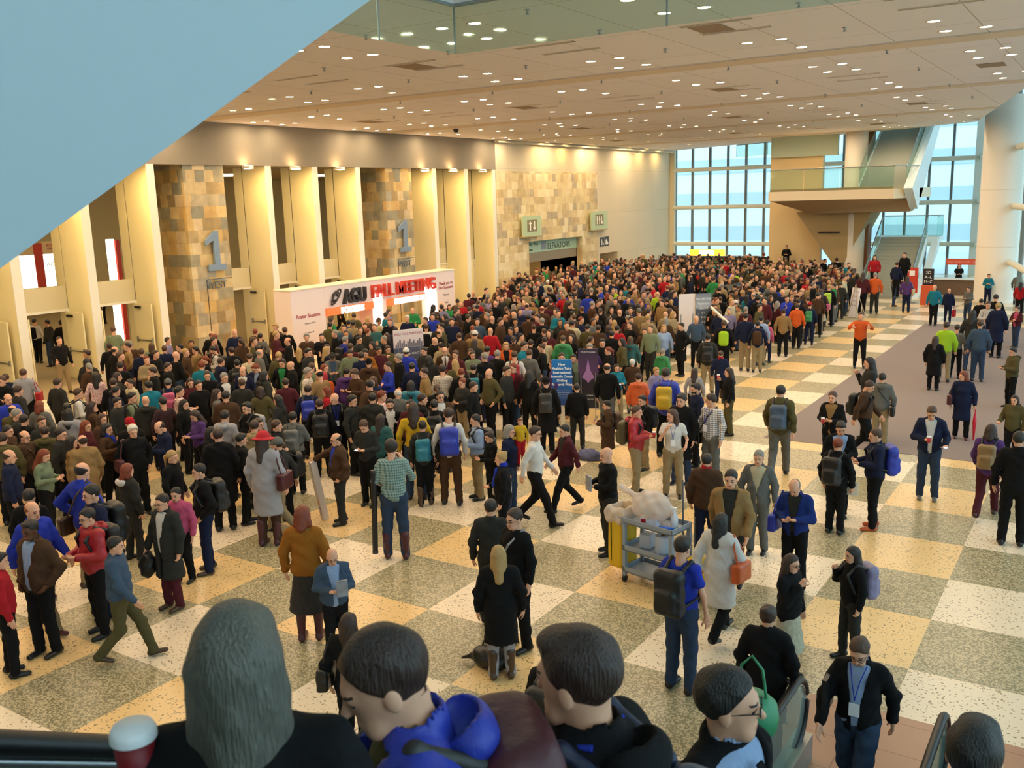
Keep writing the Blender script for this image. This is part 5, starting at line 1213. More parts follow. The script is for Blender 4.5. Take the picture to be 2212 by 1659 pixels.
BL['F'] = (1600, 540, .27723, '''
720 1100 - -20 p Sb Dk/t Tkk c
980 1010 1640 80 w Sn Jb Tkk B:k,f:.5
1105 960 1520 175 s Sk Hg Tek M:k
1010 835 1480 -80 h Lk Jd Tkk
940 485 920 0 a Sb Jo Tkk B:n
1745 945 1470 0 s br Cn Tkm y,A:m
1520 670 1095 170 s Ln Ck Tkk
1605 560 1030 178 s Sn HY Tek 
1690 580 1000 165 s Sn Sg Tkk
1870 545 1025 178 s Sb JS TjY hh:1.8
1810 470 940 170 s Lk Jd Tjk
2010 410 840 165 s Sy Cn Tkk
1930 400 800 10 c Sb Qg Tjk
1990 345 740 170 s Sk Jk Tkk
1875 380 720 170 s Sk Jk Tkk
1935 185 400 5 p Sn JT Tnk 
1515 270 590 -10 s Nw JT Tkk
1625 300 570 165 s Nw Jn Tnk G:1.1
1780 285 560 -40 p Sn Jg Tjk
2165 175 430 160 s Sn Jg Tnk
2185 250 520 165 s Lk Jr Tkk
1300 205 490 178 s Ln Jp Tnk A:c
1205 150 440 70 s Sn Sg Tjb
1050 175 500 175 s Sg Jo Tdk
955 175 500 165 s Ln Jm Tkk
880 155 440 165 s Sk Jk Tkk B:k
760 145 450 0 s Sn Jm Tkk
690 270 600 170 s Sy Hk Tkk B:Y
780 250 540 170 s Sn Jd Tdk
630 305 630 165 s Ln Jd XnK A:P
510 410 740 172 s Kr Jn Tnk B:G
440 420 770 175 s Sn Jo Tkk
335 462 830 175 s Un Jt Tkk
210 545 850 140 s Sk JP Tnk A:w
160 515 900 165 s Sk JL Tek B:k
50 490 945 178 s Sk Jn Tek M:b
400 355 - 0 s Sy Jb Tkk
480 380 - 170 s Sk Jk Tkk
160 335 - 5 p Lb Jk/T Tkk
265 280 - 0 p Nb JU Tkk
330 310 - 10 s Nb Jn Tkk
2140 1130 1600 -20 m Ln HO Tkk
2130 760 1230 -60 p Sk HO Tkk
2160 440 760 -40 c Sb Jm/P Tjk
600 330 - 170 s Sk Jb Tkk
540 270 560 0 s Sn Je Tkk
''')
BL['G'] = (540, 600, .25316, '''
85 568 - 170 s Sk Jk Tkk
75 610 - 110 s Bg Jg Tkk
40 720 - -70 r Sr Dn/L Tnk f:.5
240 632 - 150 s Sy JO Tkk
320 510 - -90 s Br Jk Tkk f:.4
415 600 - 175 s Ly Jk Tkk
480 475 - 5 p Zg Jb Tkk f:.5
490 600 - 60 s Sk Jd Tkk
610 475 - 0 p Sk Jk/o Tkk f:.5
650 565 - 70 s Lk Jk Tkk
272 690 - -20 k Zn Jk/G Tkk
350 712 - -100 s Nb Jk Tkk
490 768 - 70 s Zg Qe Tkk
520 725 - 160 s Sb JD Tkk
700 632 - 0 p Kd Jg/S Tkk f:.5
625 800 - 165 s LR Jo Tkk
820 765 - 160 s Sk Hp Tkk
905 770 - -50 r Zb Sb Tkk f:.4
870 600 - 0 s Sk JD Tkk f:.5
975 598 - -10 r Sk JM Tkk f:.4
1010 690 - 170 s Kk Hb Tkk
920 495 - 60 s Sk Jd Tkk
810 500 - 130 s Sg JU Tkk B:k
722 445 - -80 s Sg Jk Tkk
800 400 - 5 s Sn JS Tkk f:.5
840 360 - 170 s Sk JS Tkk
885 300 - 175 s Sn JO Tkk
940 420 - 10 s Sk2 Jk Tkk
1060 392 - -5 p Sb Sq Tkk
1045 545 - -60 s Lk Jb Tkk
1085 592 - 20 s Sk2 Jm Tkk
1165 470 - -80 s Ln Ck Tkk
1240 420 - 175 s Sk Cn Tkk
1340 320 - 0 s Zw Dn/w Tkk
1270 650 - -80 s Zg Ck Tkk
1180 715 - -70 c Sn SU Tkk
1330 600 - 170 s Kw JU Tkk
1490 590 - -40 s Sk Jd Tkk
1520 395 - 175 s Sn Sw Tkk B:k
1570 508 - 120 s Nb Jk Tkk
1495 335 - -60 s Sn Jk Tkk
1590 390 - 160 s Sk Jd Tkk
1660 312 - -90 s Lk Jk Tkk
1662 590 - 0 s Bb Jb/w Tkk tie:m
1755 618 - -30 p Sb Jm/w Tkk g
1785 470 - 175 s Sb Jb Tkk
1900 450 - 170 s Kc Jt Tkk
1890 615 - 10 p Ln JD Tkk
2050 425 - 165 s Nr Jr Tkk
1775 255 - 0 s Sk Jk Tkk
1870 245 - 160 s Sn Jk Tkk
1940 230 - 170 s Sk Jn Tkk
2010 250 - 175 s Sb Jb Tkk
1860 312 - 120 s Sn Jk/w Tkk
1940 345 - 0 s Sk JS Tkk
2065 325 - 140 s Nb Jk Tkk
2100 185 - 100 s Sb Jn/L Tkk
2180 140 - 20 s Ln JO Tkk
735 985 - 0 s Nw Jk/n Tkk B:U,y
1105 968 - 100 s Sr Qr Tkk
1260 945 - 165 s Bw Jg Tkk
1370 878 - 175 s Lk HT Tkk
1192 1030 - 0 s Sk Sk/w Tkk e
1370 1038 - -20 s Sk Jm Tkk
1620 960 - 15 s Sk Jb/w Tkk g
1640 742 - 178 s Zn Qt Tkk
1490 768 - -80 s Sn Jt Tkk
1380 725 - 160 s Sk Jn Tkk
1800 772 - 175 s Sr Jk Tkk
1905 735 - 178 s Sk Jk Tkk B:T
1900 885 - 70 s Sn Jk Tkk
590 1035 - 178 s Sn Jk Tkk B:k
240 1000 - -120 s Lk Jd Tkk
490 915 - 175 s Sn Jn Tkk B:U
655 928 - -100 s Lr Jr Tkk
1050 980 - 170 s Sk Jd Tkk
855 1000 - 60 s Zk Jd Tkk
1110 1165 - 150 s Ln Jq Tkk
1560 1040 - 175 s Sk Jk Tkk B:k
2160 750 - 60 s Sn Jd Tkk
1470 990 - 100 s Sn Jk Tkk
''')
BL['H'] = (1060, 540, .25316, '''
270 330 - 0 s Sk Jd Tkk
125 360 - 10 s Lb JD Tkk
655 205 - 0 c Sn Sc Tkk
740 215 - 5 p Sb HU Tkk
490 255 - 160 s Kw Jc Tkk
555 268 - 170 s Nb Jm Tkk
590 330 - 170 s bg JA Tkk
825 365 - 178 s Sk HU Tkk
1045 325 - 5 p Sb HY Tkk
1150 300 - -60 s Sk HT Tkk
1215 280 - 0 s Nb Jt Tkk
1815 190 - 178 s Ly Hr Tkk
1230 168 - 150 s Lk Jc Tkk
1045 160 - 0 s Sk Jk Tkk
945 185 - 5 s Sk Jd Tkk
380 370 - 100 s Sb HG Tkk
500 400 - 175 s Ln Jr Tkk
280 430 - 5 s Nw Jp Tkk
1425 355 - 170 s Nw JY Tkk
1545 310 - 160 s Zb Jt Tkk
2090 430 - 160 s Kw Jg Tkk
1915 460 - 0 s Sn Jk Tkk
1960 400 - 178 s Ub Hk Tkk fur:t
1755 560 - 5 s Nb JS Tkk f:.6
2135 230 - 20 s Nr JS Tkk
1985 170 - 178 s Sb Jt Tkk
1940 100 - 175 s Sb JT Tkk
2080 180 - 178 s Sk HY Tkk
''')
def foot_of(u, v, H): q = at(u, v, 2, H); return q[0], q[1]
def proj(p):
    d = np.array(p)-CAM; z = d @ _F; return 1106+FPX*(d @ _R2)/z, 829.5-FPX*(d @ _U2)/z
def solve(hu, hv, F, hh):
    if F is None: return foot_of(hu, hv, hh)+(hh,)
    if hv is None:
        q = fl(hu, F); return q[0], q[1], hh
    lo, hi = 1.45, 1.98
    for _ in range(24):
        m = (lo+hi)/2; x, y = foot_of(hu, hv, m)
        if proj((x, y, 0))[1] < F: lo = m
        else: hi = m
    return foot_of(hu, hv, m)+(m,)
def heading(x, y, a):
    tc_ = np.array((CAM[0]-x, CAM[1]-y)); tc_ /= np.linalg.norm(tc_); r = np.array((-tc_[1], tc_[0])); r = -r if (r @ np.array((_R[0], _R[1]))) < 0 else r
    h = math.cos(math.radians(a))*tc_+math.sin(math.radians(a))*r; return math.atan2(h[1], h[0])
SPEC = []
rng0 = random.Random(11)
for bk, (ox, oy, k, txt) in BL.items():
    for ln in txt.strip().split('\n'):
        t = ln.split()
        if len(t) < 8: t = t+['']*(9-len(t))
        ex = dict((e.split(':')+['1'])[:2] for e in t[8].split(',')) if len(t) > 8 and t[8] else {}
        hu = ox+float(t[0])*k; hv = None if t[1] == '-' else oy+float(t[1])*k; F = None if t[2] == '-' else oy+float(t[2])*k
        hh = float(ex.get('hh', 1.64 if t[5][0] in 'LbPU' else 1.72+rng0.uniform(-.05, .06)))
        x, y, H = solve(hu, hv, F, hh)
        SPEC.append(dict(x=x, y=y, H=H, a=float(t[3]), pose=t[4], hair=t[5], top=t[6], leg=t[7][:2], shoe=t[7][2] if len(t[7]) > 2 else 'k', ex=ex, man=True))
# keep walls clear and people off each other's toes
def clear(s):
    if s['x'] < -21 and not any(a+.3 < s['y'] < b-.3 for a, b, _ in bays): s['x'] = -20.4
    if -18.75 < s['x'] < XW+.35 and 13 < s['y'] < 23.45 and not (15 < s['y'] < 17.4 or 18.7 < s['y'] < 20.9): s['x'] = XW+.4
for s in SPEC: clear(s)
for it in range(6):
    for i, a in enumerate(SPEC):
        for b in SPEC[:i]:
            dx, dy = a['x']-b['x'], a['y']-b['y']; d = math.hypot(dx, dy)
            if d < .42:
                m = (.43-d)/2; dx, dy = (dx/d, dy/d) if d > .01 else (1, 0); a['x'] += dx*m; a['y'] += dy*m; b['x'] -= dx*m; b['y'] -= dy*m
# the rest of the crowd: floor outline of the dense crowd
ZP = [(-80, 1150), (120, 1100), (330, 1030), (520, 1050), (760, 1000), (960, 990), (1090, 915), (1290, 860), (1420, 800), (1590, 778), (1735, 742), (1835, 690), (1850, 655), (1800, 622), (1640, 608), (1455, 603), (1330, 614), (1215, 630), (1120, 655), (1080, 690), (990, 735), (860, 765), (700, 790), (600, 812), (440, 835), (250, 852), (190, 880), (120, 915), (-60, 950)]
ZW = [tuple(fl(u, v)[:2]) for u, v in ZP]
def inpoly(x, y, P):
    c = False
    for i in range(len(P)):
        (x0, y0), (x1, y1) = P[i], P[i-1]
        if (y0 > y) != (y1 > y) and x < (x1-x0)*(y-y0)/(y1-y0)+x0: c = not c
    return c
KEEP = [(1178, 1305, 850, 905), (1462, 1540, 672, 715), (845, 920, 765, 800), (620, 700, 790, 800), (45, 165, 800, 850)]
mx, Mx = min(p[0] for p in ZW), max(p[0] for p in ZW); my, My = min(p[1] for p in ZW), max(p[1] for p in ZW)
obst = [(P3[0], P3[1]), (P4[0], P4[1]), (P5[0], P5[1]), (P1[0], P1[1]), (P2[0], P2[1]), (P6[0], P6[1])]
pts = [(s['x'], s['y']) for s in SPEC]+obst; fill = []; rg = random.Random(3)
cells = {}
def ck(x, y): return (int(x//.6), int(y//.6))
for p in pts: cells.setdefault(ck(*p), []).append(p)
for _ in range(26000):
    x, y = rg.uniform(mx, Mx), rg.uniform(my, My)
    if not inpoly(x, y, ZW) or x < -20.2 or (x < XW+.5 and 12.9 < y < 23.6) or (-10.8 < x < -6.8 and y > 44.4) or (x > -11 and y > 46): continue
    a, b = ck(x, y); r_ = .62 if y > 30 else .66 if y > 14 else .74
    if any(math.hypot(x-px, y-py) < r_ for i in (-1, 0, 1) for j_ in (-1, 0, 1) for px, py in cells.get((a+i, b+j_), ())): continue
    hu_, hv_ = proj((x, y, 1.72)); hf_ = proj((x, y, 0))[1]
    if any(u0 < hu_ < u1 and hf_ > vb and hv_ < v1 for u0, u1, vb, v1 in KEEP): continue
    if any(math.hypot(x-ox_, y-oy_) < .55 for ox_, oy_ in obst): continue
    fill.append((x, y)); cells.setdefault((a, b), []).append((x, y))
dist = lambda x, y: math.hypot(x-CAM[0], y-CAM[1])
fill.sort(key=lambda p: dist(*p))
tops = ['Jk', 'Jk', 'Jn', 'Jd', 'Jb', 'Hk', 'Jd/g', 'Jn/L', 'Sk', 'Hd', 'Cb', 'Ck', 'Jm', 'JO', 'Sg', 'Jg', 'Jb/w', 'He', 'Sn', 'Jk/w', 'Jt', 'JO', 'Hb', 'Jb', 'St', 'Je', 'Sm', 'Jm', 'HU', 'Hr', 'Sc', 'JA', 'Jk', 'Jk', 'Hk', 'Jd', 'Jn', 'Jd', 'Jb', 'Sk', 'Jk', 'Ck', 'Sd', 'Hn', 'Jb', 'JO', 'HG', 'JT']
def rnd_spec(x, y, rg):
    fem = rg.random() < .38; hair = (rg.choice(['L', 'L', 'P', 'b', 'U']) if fem else rg.choice('SSSSSSSZZBNKS'))+rg.choice('kkknnnnbbgyr')
    if hair[0] == 'K': hair = 'K'+rg.choice('kdng')
    return dict(x=x, y=y, H=rg.uniform(1.60, 1.72) if fem else rg.uniform(1.68, 1.86), a=rg.choice([170, 180, 150, -90, 80, 0, 20, -150, -40, 60, 120]), pose=rg.choice('sskkpcsph'), hair=hair, top=rg.choice(tops), leg='T'+rg.choice('kkndjjeg'), shoe='k', ex={}, man=False)
rgp = random.Random(21)
for s in SPEC: s['keep'] = s['y'] > 20 and s['x'] > -4.6
FILL = [rnd_spec(x, y, rgp) for x, y in fill]
for s in FILL: s['keep'] = False
ALL = sorted(SPEC+FILL, key=lambda s: (not s['keep'], dist(s['x'], s['y'])+(1.5 if not s['man'] else 0)))
SPEC, rest = ALL[:285], ALL[285:]; near = [s for s in SPEC if not s['man']]
# people on the stairs, with the height of the step under them
for u, v, z, a, hair, top in ((1890, 551, .75, 0, 'Ln', 'Jr'), (1955, 545, 1.0, -30, 'Sk', 'Jk'), (1938, 566, .55, 150, 'Sn', 'Jn')):
    x, y = foot_of(u, v, z+1.68); SPEC.append(dict(x=x, y=y, z=z, H=1.68, a=a, pose='s', hair=hair, top=top, leg='Tk', shoe='k', ex={}, man=True, lb='person in %s standing on the lower staircase, %s' % ({'Jr': 'red jacket', 'Jk': 'black jacket', 'Jn': 'navy jacket'}[top], {'Jr': 'left side', 'Jk': 'nearest its right rail', 'Jn': 'lowest on the steps'}[top])))
SPEC.append(dict(x=.7, y=43.3, z=0, H=1.6, a=0, pose='p', hair='bk', top='Tk', leg='Tk', shoe='k', ex={}, man=True, lb='person in black t-shirt behind the registration desk'))
SPEC.append(dict(x=-9.1, y=45.3, z=.75, H=1.7, a=0, pose='p', hair='Sk', top='Jk', leg='Tk', shoe='k', ex={}, man=True, lb='person in black raised above the far crowd beside the buff wall'))
tag(MB().box((-9.8, 44.9, 0), (-8.3, 45.8, .75)).build('raised_platform', mat('counter_dark', ''), base=(-9, 45.3, 0)), 'low dark riser by the buff wall under the mezzanine', 'riser')
# ------------------------------------------------------------------ labels
def tdesc(s):
    k, c = s['top'][0], COLN[s['top'][1]][0]; d = c+' '+TOPS[k][0].replace('sweater', 'sweater')
    if len(s['top']) > 3: d += ' over '+COLN[s['top'][3]][0]
    return d
def base_label(s):
    d = 'person in '+tdesc(s); ex = s['ex']
    if 'B' in ex: d += ' with '+COLN[ex['B']][0]+' backpack'
    elif 'M' in ex: d += ' with '+COLN[ex['M']][0]+' messenger bag'
    elif 'A' in ex: d += ' with '+COLN[ex['A']][0]+' handbag'
    elif s['hair'][0] == 'K': d += ' and '+COLN[s['hair'][1]][0]+' cap'
    elif s['hair'][0] == 'h': d += ' and red felt hat'
    elif 's' in ex: d += ' and '+COLN[ex['s']][0]+' scarf'
    elif s['man'] and s['leg'][1] not in 'k' and dist(s['x'], s['y']) < 24: d += ' and '+COLN[s['leg'][1]][0]+' '+LEGN[s['leg'][0]]
    return d
LMK = [('the blue poster', P1[:2]), ('the black poster', P2[:2]), ('the blank display board', P3[:2]), ('the welcome board', P5[:2]), ('the easel', P6[:2]), ('the sign wall lightbox', (XW, 17.9)), ('the nearer slate pillar', (XB, 12.4)), ('the first open door', (XD, 6.1)), ('the elevator recess', (XB, 38)), ('the cleaning cart', tuple(fl(1420, 1265)[:2])), ('the escalator', (6.1, -2.6)), ('the round column', (2.6, 40.2)), ('the staircase', (-2.3, 40.2)), ('the kiosk', (-15.4, 48.5))]
def tkey(s): return COLN[s['top'][1]][0]+' '+TOPS[s['top'][0]][0]
tcount, bcount, cnt = {}, {}, {}
for s in SPEC:
    s['b'] = s.get('lb') or base_label(s); cnt[s['b']] = cnt.get(s['b'], 0)+1; tcount[tkey(s)] = tcount.get(tkey(s), 0)+1
    if 'B' in s['ex']: bcount[s['ex']['B']] = bcount.get(s['ex']['B'], 0)+1
for s in SPEC:                                                # one-off clothes and packs become landmarks too
    if not s['man'] or 'lb' in s: continue
    if bcount.get(s['ex'].get('B')) == 1: LMK.append(('the '+COLN[s['ex']['B']][0]+' backpack', (s['x'], s['y'])))
    elif tcount[tkey(s)] == 1: LMK.append(('the '+tkey(s), (s['x'], s['y'])))
    elif s['hair'][0] == 'h': LMK.append(('the red felt hat', (s['x'], s['y'])))
for s in SPEC:                                                # plain descriptions that others also fit get a place
    if 'lb' in s: continue
    marked = any(k in s['ex'] for k in 'BMAs') or s['hair'][0] in 'Kh'
    if cnt[s['b']] == 1 and tcount[tkey(s)] > 1 and not marked and dist(s['x'], s['y']) > 13: s['b'] = 'person in '+tdesc(s); s['loc'] = 1
cnt = {}
for s in SPEC: cnt[s['b']] = cnt.get(s['b'], 0)+1
ORD = ['nearest', 'second nearest', 'third nearest', 'fourth nearest', 'fifth nearest', 'sixth nearest', 'seventh nearest', 'eighth nearest', 'ninth nearest', 'tenth nearest']+['%dth nearest' % i for i in range(11, 60)]
cls = {}
for s in SPEC:
    if cnt[s['b']] > 1 or s.get('loc'): cls.setdefault(s['b'], []).append(s)
    else: s['label'] = s['b']
for b, ss in cls.items():
    sub = {}
    for s in ss:
        u, v = proj((s['x'], s['y'], 1.5)); best = min((l for l in LMK), key=lambda l: (proj((l[1][0], l[1][1], 1.5))[0]-u)**2+1.6*(proj((l[1][0], l[1][1], 1.5))[1]-v)**2+(1e9 if math.hypot(l[1][0]-s['x'], l[1][1]-s['y']) < .05 else 0))
        lu, lv = proj((best[1][0], best[1][1], 1.5)); side = ('left of' if u < lu else 'right of') if abs(u-lu) > abs(v-lv)*.8 else ('behind' if v < lv else 'in front of')
        sub.setdefault((best[0], side), []).append((math.hypot(u-lu, v-lv), id(s), s))
    for (ln, side), q in sub.items():
        q.sort()
        for i, (_, _, s) in enumerate(q): s['label'] = '%s, %s%s %s' % (b, '' if len(q) == 1 else ORD[i]+' ', side, ln)
# ------------------------------------------------------------------ build them
def words(s, n=16): return ' '.join(s.split()[:n])
import re
def short(lbl): return re.sub(r' with [a-z ]+ (backpack|messenger bag|handbag)', '', lbl)
def build(s, i, lod=None, **kw):
    ex = s['ex']; d = dist(s['x'], s['y']); lod = (0 if d < 9.5 else 1 if d < 20 else 2 if d < 36 else 3) if lod is None else lod
    shoe = s['shoe']; yl = shoe == 'Y'
    o, j, HT = person(s['x'], s['y'], s.get('z', 0), heading(s['x'], s['y'], s['a']), s['H'], s['pose'], s['hair'] if s['hair'][0] != 'N' or len(s['hair']) > 2 else s['hair'], s['top'], s['leg'], lod, i, hp=float(ex.get('f', .12)), hy=float(ex.get('y', 0)) if 'A' else 0,
                      shoes='g' if yl else shoe, g=float(ex.get('G', 1.0 if i % 3 else 1.05)), glasses='g' in ex and lod < 2, beard='e' in ex, tiecol=ex.get('tie'), fur=ex.get('fur'), **kw)
    tag(o, words(s['label']), 'person', s.get('group') or ('people in the crowded hall' if not s['man'] else None))
    if shoe == 'Y':
        for c in o.children:
            if c.name.startswith('shoe'): c.data.materials[0] = mat('lime_shoe', '7fd84a', .5)
    S_ = short(s['label'])
    if 'B' in ex: tag(backpack(o, ex['B'], lod, sz=1.1 if ex['B'] in 'AkU' and lod < 2 else 1), words(COLN[ex['B']][0]+' backpack on '+S_), 'backpack')
    if 'M' in ex: tag(sidebag(o, ex['M'], lod, sd=-1 if i % 2 else 1), words(COLN[ex['M']][0]+' messenger bag of '+S_), 'messenger bag')
    if 'A' in ex: tag(sidebag(o, ex['A'], lod, 'hand', 1 if s['a'] < 90 else -1 if 0 else 1), words(COLN[ex['A']][0]+' handbag of '+S_), 'handbag')
    if 'c' in ex: tag(held(o, j, 0, 'cup', lod), words('paper cup held by '+S_), 'cup')
    if 'p' in ex: tag(held(o, j, 1 if 'c' in ex else 0, 'phone', lod), words('phone held by '+S_), 'phone')
    if 'm' in ex or (s['pose'] == 'r' and lod < 2): tag(held(o, j, 0, 'paper', lod), words('white paper held by '+S_), 'paper')
    if 'k' in ex: tag(held(o, j, 1, 'book', lod), words('grey magazine held by '+S_), 'magazine')
    if 's' in ex:
        col = ex['s']
        def sf(P): return smin(np.maximum(cap(P, (0, -.012, 1.475), (0, -.008, 1.515), .085), -cap(P, (0, -.01, 1.4), (0, -.01, 1.7), .05)), cap(P, (-.04, .10, 1.45), (-.05, .165, 1.18), .04, .045, (1, 1.3, 1)), .03)+wob(P, 5, .006)
        put('scarf', mesh_np('scarf', [nets(sf, (-.14, -.14, 1.1), (.14, .24, 1.58), STEP[lod][0]*.8)+(0,)], [cloth(col)]), o)
    if 'y' in ex and lod < 2:
        m = MB().path([(-.07, .07, 1.49), (-.03, .175, 1.36), (0, .19, 1.2)], .004, 5).path([(.07, .07, 1.49), (.03, .175, 1.36), (0, .19, 1.2)], .004, 5); c = m.build('lanyard', cloth('U')); c.parent = o
        c = MB().box((-.045, .19, 1.07), (.045, .195, 1.19)).build('badge', mat('badge_white', 'e8eaf0', .5)); c.parent = o
    return o, j, HT
import time; _t0 = time.time()
for i, s in enumerate(SPEC): s['o'], s['j'], s['HT'] = build(s, i)
print('people', len(SPEC), 'filled', len(near), 'stuff', len(rest), 'time', time.time()-_t0)
# far crowd: one object, made of the same figures at their real places
def add_crowd():
    parts = {}
    rg = random.Random(9)
    for n, s in enumerate(rest):
        x, y = s['x'], s['y']; seed = n % 5; pose = s['pose']; fem = s['hair'][0] in 'LbPU'; kd, t, hem = TOPS[s['top'][0]]; th = heading(x, y, s['a'])-PI/2; c_, s_ = math.cos(th), math.sin(th); k = s['H']/1.75
        Rz = np.array([[c_, -s_, 0], [s_, c_, 0], [0, 0, 1]])*k
        def put_(V, Q, m, mi=None):
            V = V @ Rz.T+np.array((x, y, 0))
            parts.setdefault(m.name, []).append((V, Q))
        hv, hq, _ = head_mesh(3); HTf = lambda V: V+np.array((0, .007, 1.612)); sk = mat('skin_'+('2' if n % 6 == 0 else '1'), '')
        put_(HTf(hv), hq, sk)
        put_(*clothes('top', pose, seed, 3, fem, 1.0, hem, 0, t), cloth(s['top'][1])); put_(*clothes('trousers', pose, seed, 3, fem, 1.0, 0, 0, 0), cloth(s['leg'][1]))
        if 'B' in s['ex']: put_(*nets(lambda P: rbox(P, (0, -.245, 1.21), (.15, .085, .23), .07), (-.2, -.36, .94), (.2, -.13, 1.47), .05), cloth(s['ex']['B']))
        if s['hair'][0] not in 'N': 
            v, q = hair_mesh(s['hair'][0] if s['hair'][0] in 'SZBLbPU' else 'S', 3, 0); put_(HTf(v), q, hairm(s['hair'][1:2] or 'n'))
        jj = joints(pose, random.Random(seed))
        for w_ in (0, 1): v, q = hand_mesh(3, .9); put_(v*.9+jj['wr'][w_], q, sk); v, q = shoe(3, w_, pose, seed, False); put_(v, q, cloth('k', 'leather'))
    mats = []; P = []
    for i, (m, L) in enumerate(parts.items()):
        mats.append(bpy.data.materials[m])
        for v, q in L: P.append((v, q, i))
    o = bpy.data.objects.new('crowd', mesh_np('crowd', P, mats)); COL.objects.link(o); o['kind'] = 'stuff'
    o['label'] = 'dense far part of the crowd in dark winter clothes, before the window wall'; o['category'] = 'crowd'
if rest: add_crowd()
# ================================================================== people on the escalators, close to the viewer
def rider(u, v, dst, a, pose, hair, top, leg, label, seed, hp=0., hy=0., lean=0., g=1., xlim=None, **kw):
    r_ = ray(u, v); p = CAM+r_/np.linalg.norm(r_)*dst; x, y = float(p[0]), float(p[1]); zs = min(max(stepz(y), p[2]-1.93), p[2]-1.5); h = p[2]-zs
    s = dict(x=x, y=y)
    o, j, HT = person(x, y, zs, heading(x, y, a), h, pose, hair, top, leg, 0, seed, hp=hp, hy=hy, lean=lean, g=g, **kw)
    print('rider', label[:40], [round(float(c), 2) for c in p], 'h', round(float(h), 2), 'step', round(stepz(y), 2)); tag(o, label, 'person'); return o, j, HT
HR[0] = .0036
o, j, HT = rider(505, 1305, 1.85, 165, 'm', 'Ld', 'Jk', 'Tk', 'person in black jacket riding the escalator, back turned, grey-blond hair, very near', 501, hp=-.05)
o2, j2, HT2 = rider(870, 1345, 2.05, -85, 's', 'Sn', 'HU', 'Tk', 'person in royal blue hooded jacket leaning forward on the escalator, maroon pack', 502, hp=.35, fem=False, inner='O', openf=2)
tag(backpack(o2, 'm', 0, 'd', 1.15), 'maroon backpack with grey straps on the royal blue jacket on the escalator', 'backpack')
bp = [c for c in bpy.data.objects if c.name.startswith('backpack')][-1]
o3, j3, HT3 = rider(1262, 1362, 2.25, -120, 's', 'Sn', 'Hk', 'Tk', 'person in black hooded jacket with blue lanyard on the escalator, head turned away', 503, hp=.1, fem=False)
tag(backpack(o3, 'S', 0, 'n', .95), 'slate blue backpack on the black hooded jacket on the escalator', 'backpack')
c = MB().path([(-.075, -.06, 1.505), (-.085, .0, 1.50), (-.06, .12, 1.44), (-.03, .15, 1.2), (0, .155, 1.02)], .009, 6).path([(.075, -.06, 1.505), (.085, .0, 1.50), (.06, .12, 1.44), (.03, .15, 1.2), (0, .155, 1.02)], .009, 6).build('lanyard', cloth('U')); c.parent = o3
o4, j4, HT4 = rider(1575, 1446, 3.3, 60, 's', 'Sk', 'Dk/L', 'Tk', 'person in black suit, light blue shirt, black tie and badge on the escalator', 504, hy=-.45, hp=-.05, tiecol='k', glasses=True, fem=False)
c = MB().box((-.13, .150, 1.16), (-.065, .155, 1.26)).build('badge', mat('badge_white', 'e8eaf0', .5)); c.parent = o4
c = MB().box((-.112, .1551, 1.19), (-.085, .156, 1.225)).build('badge_print', mat('badge_print', '4a4f55', .5)); c.parent = o4
o5, j5, HT5 = rider(2110, 1560, 3.6, 172, 's', 'Sk', 'HU', 'Tk', 'person in blue hooded jacket lowest on the escalator, only head and shoulders showing', 505, fem=False)
# drink held by the person nearest the viewer
p = CAM+ray(285, 1560)*1.72; t = MB().lathe([(.001, -.13), (.028, -.13), (.038, 0), (.001, 0)], n=24).build('paper_cup', mat('cup_dark_red', '7c0f18', .5)); t.location = Vector(p)-Vector((0, 0, .03))
l_ = MB().lathe([(.042, -.002), (.042, .012), (.036, .024), (.001, .024)], n=24).build('lid', mat('cup_lid', '')); l_.parent = t
tag(t, 'dark red paper cup with a white lid held out over the escalator rail', 'cup')
# the walker stepping onto the landing
def special(u, v, F, a, pose, hair, top, leg, label, seed, hh=1.75, **kw):
    x, y, H = solve(u, v, F, hh); o, j, HT = person(x, y, 0, heading(x, y, a), H, pose, hair, top, leg, 0, seed, **kw); tag(o, label, 'person'); return o, j, HT
o6, j6, HT6 = special(1862, 1368, None, -12, 'W', 'Sb', 'Dk/L', 'Tj', 'person in black blazer, light blue shirt and jeans striding to the escalator, folder under arm', 506, 1.80, hp=.45, openf=2, glasses=True, fem=False)
m = MB().box((.225, -.04, 1.02), (.265, .22, 1.34)).build('folder', mat('folder_black', '1d1b1c', .4)); m.matrix_basis = o6.matrix_basis.copy(); tag(m, 'dark folder carried by the striding person in black blazer', 'folder')
c = MB().path([(-.07, .07, 1.49), (-.03, .155, 1.36), (0, .17, 1.2)], .005, 5).path([(.07, .07, 1.49), (.03, .155, 1.36), (0, .17, 1.2)], .005, 5).build('lanyard', cloth('U')); c.parent = o6
c = MB().box((-.045, .165, 1.05), (.045, .17, 1.17)).build('badge', mat('badge_white', '')); c.parent = o6
o7, j7, HT7 = special(1660, 1308, None, 165, 's', 'Un', 'Ck', 'Tk', 'person in long black coat with bun, beside the left escalator newel', 507, 1.68)
o8, j8, HT8 = special(1197, 1392, None, 150, 'p', 'Bk', 'Ck', 'Tk', 'person in long black coat reading a newspaper, bald crown seen from above', 508, 1.76, hp=.5, fem=False)
tag(backpack(o8, 'k', 0), 'black rucksack on the reader in the long black coat', 'backpack'); tag(held(o8, j8, 0, 'paper', 0), 'grey newspaper held by the reader in the long black coat', 'newspaper')
o9, j9, HT9 = special(752, 1325, None, 160, 's', 'Ln', 'Jk', 'Tk', 'person in black jacket with long dark hair between the blue hood and bald walker', 509, 1.66)
tag(sidebag(o9, 'k', 0, 'hand', -1), 'black shoulder bag on the person between the blue hood and the bald walker', 'handbag')
